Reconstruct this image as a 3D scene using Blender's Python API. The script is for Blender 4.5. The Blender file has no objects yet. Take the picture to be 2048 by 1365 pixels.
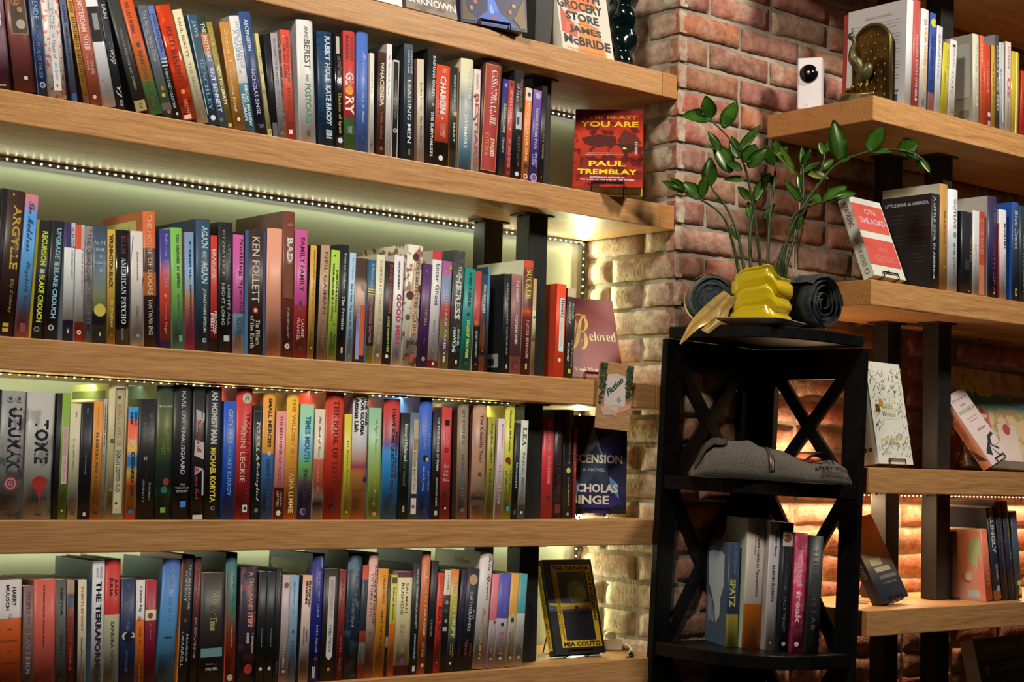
# A bookshop corner: long oak shelves of novels, a brick pier and a black corner rack with a plant.
import bpy, bmesh, math, random
from mathutils import Matrix, Vector, noise as mnoise
R = random.Random(7)
S = bpy.context.scene
COL = S.collection
# ------------------------------------------------------------------ camera, world, lights, exposure
cam = bpy.data.cameras.new('camera'); cam.lens = 57.396; cam.sensor_width = 36; cam.clip_start = .05
camo = bpy.data.objects.new('camera', cam); COL.objects.link(camo)
camo.matrix_world = Matrix(((0.765017, -0.069706, -0.640227, -2.631328), (-0.643397, -0.039337, -0.764521, -2.577966),
                            (0.028108, 0.996792, -0.074942, -0.014538), (0, 0, 0, 1)))
S.camera = camo
S.view_settings.view_transform = 'Standard'; S.view_settings.look = 'None'
S.view_settings.gamma = 1; S.view_settings.use_curve_mapping = False
S.view_settings.exposure = 0
wd = bpy.data.worlds.new('room_air'); S.world = wd; wd.use_nodes = True
wd.node_tree.nodes['Background'].inputs[0].default_value = (1, .74, .5, 1)
wd.node_tree.nodes['Background'].inputs[1].default_value = .011
def lamp(name, kind, loc, power, col, size=.12, aim=None, **kw):
    l = bpy.data.lights.new(name, kind); l.energy = power; l.color = col
    if kind in ('POINT', 'SPOT'): l.shadow_soft_size = size
    for k, v in kw.items(): setattr(l, k, v)
    o = bpy.data.objects.new(name, l); COL.objects.link(o); o.location = loc
    if aim is not None: o.rotation_euler = (Vector(aim) - Vector(loc)).to_track_quat('-Z', 'Y').to_euler()
    return o
WARM = (1, .90, .75)
lamp('ceiling_spot', 'SPOT', (-2.1, -1.25, 1.95), 190, WARM, .16, (-.75, 0, .75), spot_size=1.75, spot_blend=1)
lamp('ceiling_spot', 'SPOT', (.55, -1.7, 1.95), 180, WARM, .16, (.3, -.1, .85), spot_size=1.75, spot_blend=1)
# ------------------------------------------------------------------ helpers
def srgb(h):
    if len(h) == 3: h = ''.join(c * 2 for c in h)
    return tuple(((int(h[i:i + 2], 16) / 255 + .055) / 1.055) ** 2.4 if int(h[i:i + 2], 16) > 10 else int(h[i:i + 2], 16) / 3294.6 for i in (0, 2, 4)) + (1,)
# printed colours are given as they look on their shelf; a white page there looks like WHITE[row], so the ink itself is colour / white
WHITE = {'S1': 'd5cbbc', 'S2': 'ccbcb0', 'S3': 'c4b6ac', 'S4': 'b4a69c', 'R0': 'e1d2bc', 'R1': 'd7c3aa', 'R3': '8c7058', 'RK': '988c84', 'XX': 'd2c8bc'}
GAIN = [None]
_srgb = srgb
def srgb(h):
    c = _srgb(h)
    if GAIN[0] is None: return c
    w = _srgb(WHITE[GAIN[0]])
    q = [max(.011, .78 * c[i] / w[i]) for i in range(3)]; k = min(1, .86 / max(q))
    return tuple(x * k for x in q) + (1,)
_M = {}
def mat(key, col=None, rough=.5, metal=0, emit=None, es=1, coat=0, spec=None):
    if key in _M: return _M[key]
    m = bpy.data.materials.new(key); m.use_nodes = True; _M[key] = m
    b = m.node_tree.nodes['Principled BSDF']
    if col is not None: b.inputs['Base Color'].default_value = srgb(col) if isinstance(col, str) else tuple(col) + (1,)
    b.inputs['Roughness'].default_value = rough; b.inputs['Metallic'].default_value = metal
    if coat: b.inputs['Coat Weight'].default_value = coat; b.inputs['Coat Roughness'].default_value = .12
    if spec is not None: b.inputs['Specular IOR Level'].default_value = spec
    if emit: b.inputs['Emission Color'].default_value = tuple(emit) + (1,); b.inputs['Emission Strength'].default_value = es
    return m
def nd(m, typ, **kw):
    n = m.node_tree.nodes.new(typ)
    for k, v in kw.items():
        if isinstance(k, str) and hasattr(n, k): setattr(n, k, v)
    return n
def lk(m, a, b): m.node_tree.links.new(a, b)
def ramp(m, stops, interp='LINEAR'):
    n = nd(m, 'ShaderNodeValToRGB'); cr = n.color_ramp; cr.interpolation = interp
    while len(cr.elements) < len(stops): cr.elements.new(.5)
    for e, (p, c) in zip(cr.elements, stops): e.position = p; e.color = c
    return n
def noise_mat(key, c1, c2, scale, rough=.6, bump=0, stretch=(1, 1, 1), detail=4, lo=.4, hi=.62, coord='Object', spec=None, coat=0, bscale=None):
    if key in _M: return _M[key]
    m = mat(key, c1, rough, spec=spec, coat=coat); b = m.node_tree.nodes['Principled BSDF']
    tc = nd(m, 'ShaderNodeTexCoord'); mp = nd(m, 'ShaderNodeMapping'); mp.inputs['Scale'].default_value = stretch
    lk(m, tc.outputs[coord], mp.inputs['Vector'])
    nz = nd(m, 'ShaderNodeTexNoise'); nz.inputs['Scale'].default_value = scale; nz.inputs['Detail'].default_value = detail
    lk(m, mp.outputs[0], nz.inputs['Vector'])
    r = ramp(m, [(lo, srgb(c1) if isinstance(c1, str) else tuple(c1) + (1,)), (hi, srgb(c2) if isinstance(c2, str) else tuple(c2) + (1,))])
    lk(m, nz.outputs[0], r.inputs[0]); lk(m, r.outputs[0], b.inputs['Base Color'])
    if bump:
        n2 = nd(m, 'ShaderNodeTexNoise'); n2.inputs['Scale'].default_value = bscale or scale * 4; n2.inputs['Detail'].default_value = 4
        lk(m, mp.outputs[0], n2.inputs['Vector'])
        bp = nd(m, 'ShaderNodeBump'); bp.inputs['Strength'].default_value = bump; bp.inputs['Distance'].default_value = .004
        lk(m, n2.outputs[0], bp.inputs['Height']); lk(m, bp.outputs[0], b.inputs['Normal'])
    return m
def tag(o, label, cat, group=None, kind=None):
    if label: o['label'] = label
    if cat: o['category'] = cat
    if group: o['group'] = group
    if kind: o['kind'] = kind
    return o
def thing(name, label, cat, loc=(0, 0, 0), rz=0, group=None, mw=None):
    o = bpy.data.objects.new(name, None); COL.objects.link(o); o.empty_display_size = .02
    if mw is not None: o.matrix_world = mw
    else: o.location = loc; o.rotation_euler = (0, 0, rz)
    return tag(o, label, cat, group)
def obj(name, me, mats=None, parent=None, smooth=False):
    if isinstance(me, bmesh.types.BMesh):
        bm = me; me = bpy.data.meshes.new(name); bm.to_mesh(me); bm.free()
    if mats is not None:
        for m in (mats if isinstance(mats, (list, tuple)) else [mats]): me.materials.append(m)
    if smooth: me.polygons.foreach_set('use_smooth', [True] * len(me.polygons))
    o = bpy.data.objects.new(name, me); COL.objects.link(o)
    if parent: o.parent = parent
    return o
def struct(name, me, m): return tag(obj(name, me, m), None, None, kind='structure')
def box(bm, x0, x1, y0, y1, z0, z1, mi=0, bev=0):
    vs = [bm.verts.new((x, y, z)) for x in (x0, x1) for y in (y0, y1) for z in (z0, z1)]
    fs = []
    for q in ((0, 1, 3, 2), (4, 6, 7, 5), (0, 4, 5, 1), (2, 3, 7, 6), (0, 2, 6, 4), (1, 5, 7, 3)):
        f = bm.faces.new([vs[i] for i in q]); f.material_index = mi; fs.append(f)
    if bev:
        es = list({e for f in fs for e in f.edges})
        bmesh.ops.bevel(bm, geom=es, offset=bev, segments=2, affect='EDGES', profile=.6)
    return vs
def bx(x0, x1, y0, y1, z0, z1, bev=0):
    bm = bmesh.new(); box(bm, x0, x1, y0, y1, z0, z1, 0, bev); return bm
def prism(bm, pts, y0, y1, mi=0, axis='Y'):
    # polygon given as 2-D points, extruded along an axis
    def P(a, b, t): return {'Y': (a, t, b), 'Z': (a, b, t), 'X': (t, a, b)}[axis]
    v0 = [bm.verts.new(P(a, b, y0)) for a, b in pts]; v1 = [bm.verts.new(P(a, b, y1)) for a, b in pts]
    n = len(pts); fs = [bm.faces.new(v0), bm.faces.new(v1[::-1])]
    for i in range(n): fs.append(bm.faces.new((v0[i], v1[i], v1[(i + 1) % n], v0[(i + 1) % n])))
    for f in fs: f.material_index = mi
    return fs
def tube(bm, pts, rad, seg=8, caps=True):
    pts = [Vector(p) for p in pts]; rings = []; n = len(pts); prev = None
    for i, p in enumerate(pts):
        d = (pts[min(i + 1, n - 1)] - pts[max(i - 1, 0)]).normalized()
        a = prev - d * prev.dot(d) if prev is not None else d.orthogonal()
        if a.length < 1e-5: a = d.orthogonal()
        a.normalize(); prev = a; b = d.cross(a)
        r = rad[i] if isinstance(rad, (list, tuple)) else rad
        rings.append([bm.verts.new(p + (a * math.cos(2 * math.pi * k / seg) + b * math.sin(2 * math.pi * k / seg)) * r) for k in range(seg)])
    for i in range(n - 1):
        for k in range(seg): bm.faces.new((rings[i][k], rings[i][(k + 1) % seg], rings[i + 1][(k + 1) % seg], rings[i + 1][k]))
    if caps: bm.faces.new(rings[0][::-1]); bm.faces.new(rings[-1])
def spline(pts, n=8):
    pts = [Vector(p) for p in pts]; out = []
    q = [pts[0]] + pts + [pts[-1]]
    for i in range(1, len(q) - 2):
        for k in range(n):
            t = k / n; a, b, c, d = q[i - 1:i + 3]
            out.append(.5 * ((2 * b) + (c - a) * t + (2 * a - 5 * b + 4 * c - d) * t * t + (3 * b - a - 3 * c + d) * t ** 3))
    out.append(pts[-1]); return out
def lathe(bm, prof, seg=24, mi=0):
    rings = []
    for r, z in prof:
        rings.append([bm.verts.new((r * math.cos(2 * math.pi * k / seg), r * math.sin(2 * math.pi * k / seg), z)) for k in range(seg)])
    for i in range(len(prof) - 1):
        for k in range(seg): bm.faces.new((rings[i][k], rings[i][(k + 1) % seg], rings[i + 1][(k + 1) % seg], rings[i + 1][k])).material_index = mi
    bm.faces.new(rings[0][::-1]); bm.faces.new(rings[-1])
# lettering: glyph meshes made from the built-in face, fitted into a box later
_T = []
def mathglyph(s, up, lo):
    return ''.join(chr(up + ord(c) - 65) if 'A' <= c <= 'Z' else chr(lo + ord(c) - 97) if 'a' <= c <= 'z' else c for c in s)
def text_curve(s, flags):
    cu = bpy.data.curves.new('lettering', 'FONT'); cu.resolution_u = 2; cu.fill_mode = 'FRONT'
    if flags == 'S': s = mathglyph(s, 0x1D400, 0x1D41A)
    elif flags == 'K': s = mathglyph(s, 0x1D4D0, 0x1D4EA)
    else:
        cu.offset = .032 if 'b' in flags else .008
        if 'i' in flags: cu.shear = .3
    cu.body = s
    return cu
def want_text(s, flags, fn): _T.append((s, flags, fn, GAIN[0]))
def flush_text():
    tmp = []; cache = {}
    for s, fl, fn, gn in _T:
        if (s, fl) not in cache:
            o = bpy.data.objects.new('t', text_curve(s, fl)); COL.objects.link(o); cache[(s, fl)] = o
    bpy.context.view_layer.update()
    dg = bpy.context.evaluated_depsgraph_get()
    ms = {k: bpy.data.meshes.new_from_object(o.evaluated_get(dg)) for k, o in cache.items()}
    for o in cache.values():
        c = o.data; bpy.data.objects.remove(o); bpy.data.curves.remove(c)
    for s, fl, fn, gn in _T:
        m = ms[(s, fl)]
        if len(m.vertices) == 0: continue
        GAIN[0] = gn
        fn(m.copy())
    for m in ms.values(): bpy.data.meshes.remove(m)
    _T.clear(); GAIN[0] = None
def fit(me, f):
    xs = [v.co.x for v in me.vertices]; ys = [v.co.y for v in me.vertices]
    x0, x1, y0, y1 = min(xs), max(xs), min(ys), max(ys)
    for v in me.vertices: v.co = f((v.co.x - x0) / max(1e-6, x1 - x0), (v.co.y - y0) / max(1e-6, y1 - y0))
def ink(h): return mat('ink_%s_%s' % (h, GAIN[0]), h, .5)
# surface decorations: every item is placed with fractions of the face (s down, c across)
def decorate(parent, surf, items, wide, high, first=('title_lettering', 'author_lettering', 'lettering')):
    nt = 0; lay = 0
    for it in items.split(';'):
        it = it.strip()
        if not it: continue
        k = it[0]; a = it[1:].split(' '); lay += 1; e = .00035 + .00006 * lay
        if k in 'TH':
            s0, s1, c0, c1 = map(float, a[:4]); hexc, fl, txt = a[4], a[5], ' '.join(a[6:])
            nm = first[min(nt, 2)]; nt += 1
            def put(me, s0=s0, s1=s1, c0=c0, c1=c1, hexc=hexc, nm=nm, k=k, e=e):
                if k == 'T': fit(me, lambda u, v: surf(s0 + (s1 - s0) * u, c0 + (c1 - c0) * v, e))
                else: fit(me, lambda u, v: surf(s1 - (s1 - s0) * v, c0 + (c1 - c0) * u, e))
                me.name = nm; obj(nm, me, ink(hexc), parent)
            want_text(txt, fl, put); continue
        hexc = a[-1]; v = list(map(float, a[:-1])); bm = bmesh.new()
        if k == 'R':
            s0, s1, c0, c1 = v; n = 5; g = []
            for i in range(n + 1):
                c = c0 + (c1 - c0) * i / n; g.append((bm.verts.new(surf(s0, c, e)), bm.verts.new(surf(s1, c, e))))
            for i in range(n): bm.faces.new((g[i][0], g[i][1], g[i + 1][1], g[i + 1][0]))
            nm = 'colour_panel'
        elif k == 'D':
            s, c, rr = v; ring = []; rr *= wide; ce = bm.verts.new(surf(s, c, e))
            ring = [bm.verts.new(surf(s + rr * math.sin(q * .3142) / high, c + rr * math.cos(q * .3142) / wide, e)) for q in range(20)]
            for q in range(20): bm.faces.new((ce, ring[q - 1], ring[q]))
            nm = 'emblem'
        else:
            bm.faces.new([bm.verts.new(surf(v[i], v[i + 1], e)) for i in range(0, len(v), 2)]); nm = 'printed_shape'
        obj(nm, bm, ink(hexc), parent)
def print_mat(key, spec, axis='Z'):
    if key in _M: return _M[key]
    gl = '*' in spec; spec = spec.replace('*', ''); nz = None
    if '~' in spec: spec, nz = spec.split('~')
    m = mat(key, None, .16 if gl else .42, coat=.6 if gl else 0); b = m.node_tree.nodes['Principled BSDF']
    out = None; tc = nd(m, 'ShaderNodeTexCoord')
    if ':' in spec:
        st = [(float(p.split(':')[0]), srgb(p.split(':')[1])) for p in spec.split(',')]
        sp = nd(m, 'ShaderNodeSeparateXYZ'); lk(m, tc.outputs['Generated'], sp.inputs[0])
        inv = nd(m, 'ShaderNodeMath', operation='SUBTRACT'); inv.inputs[0].default_value = 1; lk(m, sp.outputs[axis], inv.inputs[1])
        rp = ramp(m, st); lk(m, inv.outputs[0], rp.inputs[0]); out = rp.outputs[0]; base = st[0][1]
    else: base = srgb(spec)
    b.inputs['Base Color'].default_value = base
    if nz:
        c, k = nz.split(','); n = nd(m, 'ShaderNodeTexNoise'); n.inputs['Scale'].default_value = float(k) * 4; n.inputs['Detail'].default_value = 3
        lk(m, tc.outputs['Object'], n.inputs['Vector'])
        rp = ramp(m, [(.52, (0, 0, 0, 1)), (.58, (1, 1, 1, 1))]); lk(m, n.outputs[0], rp.inputs[0])
        mx = nd(m, 'ShaderNodeMix', data_type='RGBA'); lk(m, rp.outputs[0], mx.inputs[0])
        if out: lk(m, out, mx.inputs[6])
        else: mx.inputs[6].default_value = base
        mx.inputs[7].default_value = srgb(c); out = mx.outputs[2]
    if out: lk(m, out, b.inputs['Base Color'])
    return m
PAPER = noise_mat('paper_pages', 'd2c6a8', 'b8ab8c', 30, .8, stretch=(40, 1, 1))
def make_book(root, t, h, dep, hard, spec, side, deco, key, sdeco=''):
    # local frame: x across the spine, y into the shelf, z up; the spine faces -y
    bul = min(.005, .11 * t) if hard else min(.0016, .05 * t)
    th = min(.0022 if hard else .0009, t * .2); n = 8
    def ysp(c): c = max(0, min(1, c)); return bul * (2 * c - 1) ** 2 if hard else bul * abs(2 * c - 1) ** 6
    outer = [(0, dep)] + [(t * i / n, ysp(i / n)) for i in range(n + 1)] + [(t, dep)]
    inner = [(t - th, dep)] + [(th + (t - 2 * th) * i / n, ysp(i / n) + th) for i in range(n, -1, -1)] + [(th, dep)]
    no = len(outer); bm = bmesh.new()
    ring = outer + inner
    lo = [bm.verts.new((x, y, 0)) for x, y in ring]; hi = [bm.verts.new((x, y, h)) for x, y in ring]
    N = len(ring)
    for i in range(N):
        j = (i + 1) % N; f = bm.faces.new((lo[i], lo[j], hi[j], hi[i]))
        f.material_index = 1 if i in (0, no - 2) or i >= no - 1 else 0
        if 0 < i < no - 2: f.smooth = True
    for i in range(no - 1):
        a, b2, c, d = i, i + 1, N - 2 - i, N - 1 - i
        for V, fl in ((hi, 0), (lo, 1)):
            q = [V[a], V[b2], V[c], V[d]]; f = bm.faces.new(q if not fl else q[::-1]); f.material_index = 0
    bmesh.ops.recalc_face_normals(bm, faces=bm.faces)
    obj('cover', bm, [print_mat('print_' + key, spec), print_mat('side_' + key, side)], root)
    ins = .003 if hard else .0004
    obj('page_block', bx(th + .0001, t - th - .0001, bul + th + .0004, dep - ins - .001, ins, h - ins), PAPER, root)
    def surf(s, c, e): return Vector((t * c, ysp(c) - e, h * (1 - s)))
    if deco: decorate(root, surf, deco, t, h)
    if sdeco: decorate(root, lambda s, c, e: Vector((-e, bul + (dep - bul) * (1 - c), h * (1 - s))), sdeco, dep, h, ('cover_lettering',) * 3)
# ------------------------------------------------------------------ materials of the place
def wood_mat(key, c1, c2, c3):
    m = mat(key, c1, .42); b = m.node_tree.nodes['Principled BSDF']
    tc = nd(m, 'ShaderNodeTexCoord'); mp = nd(m, 'ShaderNodeMapping'); mp.inputs['Scale'].default_value = (1.2, 9, 24)
    lk(m, tc.outputs['Object'], mp.inputs[0])
    n1 = nd(m, 'ShaderNodeTexNoise'); n1.inputs['Scale'].default_value = 3.2; n1.inputs['Detail'].default_value = 6; n1.inputs['Distortion'].default_value = .6
    lk(m, mp.outputs[0], n1.inputs['Vector'])
    r1 = ramp(m, [(.3, tuple(c3) + (1,)), (.47, tuple(c1) + (1,)), (.7, tuple(c2) + (1,))]); lk(m, n1.outputs[0], r1.inputs[0])
    mp2 = nd(m, 'ShaderNodeMapping'); mp2.inputs['Scale'].default_value = (4, 60, 160); lk(m, tc.outputs['Object'], mp2.inputs[0])
    n2 = nd(m, 'ShaderNodeTexNoise'); n2.inputs['Scale'].default_value = 3; n2.inputs['Detail'].default_value = 3; lk(m, mp2.outputs[0], n2.inputs['Vector'])
    mx = nd(m, 'ShaderNodeMix', data_type='RGBA', blend_type='MULTIPLY'); mx.inputs[0].default_value = .6
    r2 = ramp(m, [(.36, (.5, .44, .36, 1)), (.6, (1, 1, 1, 1))]); lk(m, n2.outputs[0], r2.inputs[0])
    lk(m, r1.outputs[0], mx.inputs[6]); lk(m, r2.outputs[0], mx.inputs[7]); lk(m, mx.outputs[2], b.inputs['Base Color'])
    return m
OAK = wood_mat('oak', (.64, .335, .13), (.68, .375, .16), (.50, .24, .085))
OAKD = wood_mat('oak_end', (.58, .27, .085), (.60, .29, .1), (.5, .22, .07))
STEEL = noise_mat('black_steel', '1c1c1d', '232324', 40, .5, bump=.05)
BLACK = noise_mat('black_lacquer', (.0045, .0042, .005), (.007, .0066, .0075), 30, .34, spec=.3)
WIRE = mat('black_wire', '0c0c0d', .35)
PLASTER = noise_mat('painted_plaster', (.50, .53, .44), (.53, .56, .47), 3, .8, bump=.06, bscale=60)
MORTAR = noise_mat('mortar', (.27, .235, .185), (.40, .35, .28), 14, .95, bump=.8, bscale=70)
def brick_mat():
    m = mat('old_brick', None, .88); b = m.node_tree.nodes['Principled BSDF']
    at = nd(m, 'ShaderNodeAttribute'); at.attribute_name = 'brick_colour'
    tc = nd(m, 'ShaderNodeTexCoord')
    n1 = nd(m, 'ShaderNodeTexNoise'); n1.inputs['Scale'].default_value = 16; n1.inputs['Detail'].default_value = 7; n1.inputs['Roughness'].default_value = .62
    lk(m, tc.outputs['Object'], n1.inputs['Vector'])
    r1 = ramp(m, [(.46, (0, 0, 0, 1)), (.64, (.85, .85, .85, 1))]); lk(m, n1.outputs[0], r1.inputs[0])
    ma = nd(m, 'ShaderNodeMath', operation='MULTIPLY', use_clamp=True); lk(m, r1.outputs[0], ma.inputs[0]); lk(m, at.outputs['Alpha'], ma.inputs[1])
    mx = nd(m, 'ShaderNodeMix', data_type='RGBA'); lk(m, ma.outputs[0], mx.inputs[0]); lk(m, at.outputs['Color'], mx.inputs[6])
    mx.inputs[7].default_value = (.58, .49, .385, 1)
    n2 = nd(m, 'ShaderNodeTexNoise'); n2.inputs['Scale'].default_value = 45; n2.inputs['Detail'].default_value = 5; lk(m, tc.outputs['Object'], n2.inputs['Vector'])
    r2 = ramp(m, [(.32, (.55, .5, .48, 1)), (.6, (1.1, 1.08, 1.05, 1))]); lk(m, n2.outputs[0], r2.inputs[0])
    m2 = nd(m, 'ShaderNodeMix', data_type='RGBA', blend_type='MULTIPLY'); m2.inputs[0].default_value = .8
    lk(m, mx.outputs[2], m2.inputs[6]); lk(m, r2.outputs[0], m2.inputs[7]); lk(m, m2.outputs[2], b.inputs['Base Color'])
    n3 = nd(m, 'ShaderNodeTexNoise'); n3.inputs['Scale'].default_value = 120; n3.inputs['Detail'].default_value = 5; lk(m, tc.outputs['Object'], n3.inputs['Vector'])
    bp = nd(m, 'ShaderNodeBump'); bp.inputs['Strength'].default_value = .55; bp.inputs['Distance'].default_value = .004
    lk(m, n3.outputs[0], bp.inputs['Height']); lk(m, bp.outputs[0], b.inputs['Normal'])
    return m
BRICK = brick_mat()
# ------------------------------------------------------------------ the setting
NICHE = .3045                      # depth of the shelf niche behind the brick face
FLOOR = -1.32; TOP = 2.05
struct('wall_back', bx(-2.6, 0, NICHE, NICHE + .1, FLOOR, TOP), PLASTER)
struct('floor', bx(-4, 3, -4, .42, FLOOR - .05, FLOOR), noise_mat('dark_boards', '2a1d14', '1e150e', 6, .5, stretch=(1, 8, 1)))
def brick_wall():
    bm = bmesh.new(); lay = bm.loops.layers.float_color.new('brick_colour')
    cols = [(.36, .125, .07), (.41, .145, .08), (.43, .18, .115), (.45, .24, .17), (.27, .105, .07), (.38, .15, .10), (.42, .13, .065), (.33, .13, .09)]
    H = .0625; J = .011
    def brick(o, ux, un, L, hgt, seed, wash=.55):
        # o: lower start corner on the face, ux: run direction, un: outward normal
        rr = random.Random(seed); c = rr.choice(cols); f_ = .58 if wash > 1 else .06; c = [x * rr.uniform(.85, 1.15) * (1 - f_) + g_ * f_ for x, g_ in zip(c, (.56, .485, .40))] + [rr.choice([.25, .5, .8, 1, 1]) * wash]  # flank bricks paler: limewash, plus LED light mixed into the base colour
        nx = max(3, int(L / .022)); nz = 4; off = rr.uniform(-.002, .0025); tl = rr.uniform(-.003, .003)
        g = []
        for i in range(nx + 1):
            colm = []
            for k in range(nz + 1):
                a, b = i / nx, k / nz
                ed = min(a * L, (1 - a) * L, b * hgt, (1 - b) * hgt)
                p = o + ux * (a * L) + Vector((0, 0, b * hgt + tl * (a - .5)))
                w = mnoise.noise(p * 38) * .0018 + mnoise.noise(p * 95) * .0012
                p = p + un * (off + w - .005 * max(0, 1 - ed / .006) ** 2)
                if ed < 1e-6: p += Vector((mnoise.noise(p * 60 + Vector((9, 3, 1))), 0, mnoise.noise(p * 60))) * .0028 * (1 if abs(un.y) > .5 else 1)
                colm.append(bm.verts.new(p))
            g.append(colm)
        fs = []
        for i in range(nx):
            for k in range(nz):
                f = bm.faces.new((g[i][k], g[i + 1][k], g[i + 1][k + 1], g[i][k + 1])); f.smooth = True; fs.append(f)
        # returns into the mortar
        edge = [g[i][0] for i in range(nx + 1)] + [g[nx][k] for k in range(1, nz + 1)] + [g[i][nz] for i in range(nx - 1, -1, -1)] + [g[0][k] for k in range(nz - 1, 0, -1)]
        bk = [bm.verts.new(v.co - un * .022) for v in edge]
        for i in range(len(edge)):
            j = (i + 1) % len(edge); fs.append(bm.faces.new((edge[j], edge[i], bk[i], bk[j])))
        for f in fs:
            for l in f.loops: l[lay] = c
    X, Y = Vector((1, 0, 0)), Vector((0, 1, 0)); z = FLOOR + .3; n = 0
    while z < 1.9:
        hd = n % 2
        # face toward the room
        x = 0.0; i = 0
        while x < 2.2:
            L = (.098 if hd else .205) if i == 0 else R.choice([.205, .205, .2, .1])
            brick(Vector((x, 0, z)), X, -Y, L, H - J, n * 97 + i); x += L + J; i += 1
        # the flank inside the niche
        y = 0.0; i = 0
        while y < NICHE - .03:
            L = min((.205 if hd else .098) if i == 0 else R.choice([.205, .1]), NICHE - y)
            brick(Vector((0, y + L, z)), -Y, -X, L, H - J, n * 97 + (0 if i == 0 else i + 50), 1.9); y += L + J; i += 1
        z += H; n += 1
    me = bpy.data.meshes.new('wall_brick'); bm.to_mesh(me); bm.free()
    return me
wb = tag(obj('wall_brick', brick_wall(), BRICK), None, None, kind='structure')
mo = obj('mortar', bx(.007, 2.4, .007, NICHE + .1, FLOOR, TOP), MORTAR, wb)
# ------------------------------------------------------------------ shelves
TS = .055; TR_ = .0568; DR = .3225; XR = .2949
ZL = [.8783, .5780, .1705, -.1298, -.4316]; ZR = [1.249, .8327, .4173, -.0004, -.3143, -.72]
nameL = ['top', 'second', 'third', 'fourth', 'bottom']
for i, z in enumerate(ZL):
    t = thing('wall_shelf', ['thick oak shelf at the top with face-out novels, running into the brick pier',
                             'thick oak shelf under the leaning books, second one down the niche',
                             'thick oak shelf carrying the floral Fiction card on its front edge',
                             'thick oak shelf just below eye level with upright books and a dark face-out book',
                             'lowest thick oak shelf holding the yellow-and-black face-out book'][i], 'shelf', (-1.05, 0, z - TS), group='long shelves of the wall niche')
    obj('board', bx(-1.25, 1.045 - .045, .0, NICHE - .001, 0, TS, .0025), OAK, t)
    obj('end_block', bx(1.001, 1.047, .0, NICHE - .001, 0, TS, .0025), OAKD, t)
for i, z in enumerate(ZR):
    t = thing('wall_shelf', ['oak shelf above the picture edge over the white and yellow spines',
                             'oak corner shelf holding the peacock bookend and white camera',
                             'oak corner shelf holding the tilted red-and-white novel',
                             'oak corner shelf holding the white botanical cookbook',
                             'oak corner shelf with the steeply leaning dark paperback',
                             'lowest oak corner shelf below the leaning dark paperback'][i], 'shelf', (XR, -DR, z - TR_), group='corner shelves on the brick wall')
    obj('board', bx(.0, 1.75, 0, DR - .011, 0, TR_, .002), OAK, t)
    obj('end_cap', bx(-.0012, .0, .0015, DR - .012, .0015, TR_ - .0015), OAKD, t)
def post(name, label, x0, x1, y0, y1, zs, th, grp, zend):
    t = thing(name, label, 'shelf upright', (x0, y0, FLOOR), group=grp)
    lev = [FLOOR + .0] + [v for v in sorted(zs)]
    for k, a in enumerate(lev):
        b = (lev[k + 1] - th) if k + 1 < len(lev) else zend
        za, zb = a - FLOOR, b - FLOOR
        if zb - za < .02: continue
        obj('tube', bx(0, x1 - x0, 0, y1 - y0, za + .0005, zb - .0005, .003), STEEL, t)
        if k + 1 < len(lev):
            bm = bmesh.new(); box(bm, -.014, x1 - x0 + .014, -.006, y1 - y0 + .006, zb - .0045, zb - .0006, 0, .001)
            for sx in (-.009, x1 - x0 + .009):
                bmesh.ops.create_cone(bm, cap_ends=True, segments=10, radius1=.004, radius2=.003, depth=.004, matrix=Matrix.Translation((sx, (y1 - y0) / 2, zb - .006)))
            obj('flange_plate', bm, mat('flange_bronze', '3a2616', .45), t)
g1 = 'square steel uprights of the wall niche'
post('steel_post', 'black square steel upright between books, nearer the shelf front', -.382, -.3295, .060, .105, ZL, TS, g1, 1.9)
post('steel_post', 'black square steel upright against the pale niche wall', -.3855, -.333, .2076, .2485, ZL, TS, g1, 1.9)
g2 = 'square steel uprights of the corner shelves'
post('steel_post', 'black steel upright of the corner shelves, standing nearer their front edge', .712, .765, -.205, -.158, ZR, TR_, g2, 1.9)
post('steel_post', 'black steel upright of the corner shelves, close to the brick wall', .640, .693, -.108, -.062, ZR, TR_, g2, 1.9)
ov = bx(0, .036, 0, .0008, 0, .0795); st = obj('pale_panel', ov, noise_mat('pale_green', '9aa07c', '868c6a', 12, .5))  # thin pale green rectangle on the front of the upright
st.location = (.722, -.2068, .632); tag(st, 'pale green rectangle on the front steel upright under the camera shelf', 'paper note')
# ------------------------------------------------------------------ LED tape lights
LEDW = mat('led_cool', 'fff', .4, emit=(1, 1, .9), es=26)
LEDO = mat('led_warm', 'fff', .4, emit=(1, .74, .42), es=14)
TAPE = mat('tape_backing', '3c3a24', .6)
def led_strip(label, p0, p1, face, n, lampw, col, em, group, step=.0166, lampdir=None, dr=.0017):
    p0, p1 = Vector(p0), Vector(p1); d = (p1 - p0); L = d.length; d.normalize(); nrm = Vector(face).normalized(); w = d.cross(nrm)
    mw = Matrix((d, w, nrm)).transposed().to_4x4(); mw.translation = p0
    t = thing('led_strip', label, 'LED strip', mw=mw, group=group)
    obj('tape', bx(0, L, -.004, .004, -.0012, 0), TAPE, t)
    bm = bmesh.new(); bmesh.ops.create_uvsphere(bm, u_segments=8, v_segments=5, radius=dr); me = bpy.data.meshes.new('diode'); bm.to_mesh(me); bm.free(); me.materials.append(em)
    for k in range(min(n, int(L / step))):
        o = bpy.data.objects.new('diode', me); COL.objects.link(o); o.parent = t; o.location = (L - .006 - k * step, 0, dr * .4)
    l = bpy.data.lights.new('strip_light', 'AREA'); l.shape = 'RECTANGLE'; l.size = L; l.size_y = .008; l.energy = lampw; l.color = col; l.spread = math.radians(175)
    lo = bpy.data.objects.new('strip_light', l); COL.objects.link(lo); lo.parent = t; lo.location = (L / 2, 0, .004); lo.rotation_euler = (math.pi, 0, 0)
    if lampdir: lo.rotation_euler = lampdir
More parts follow.
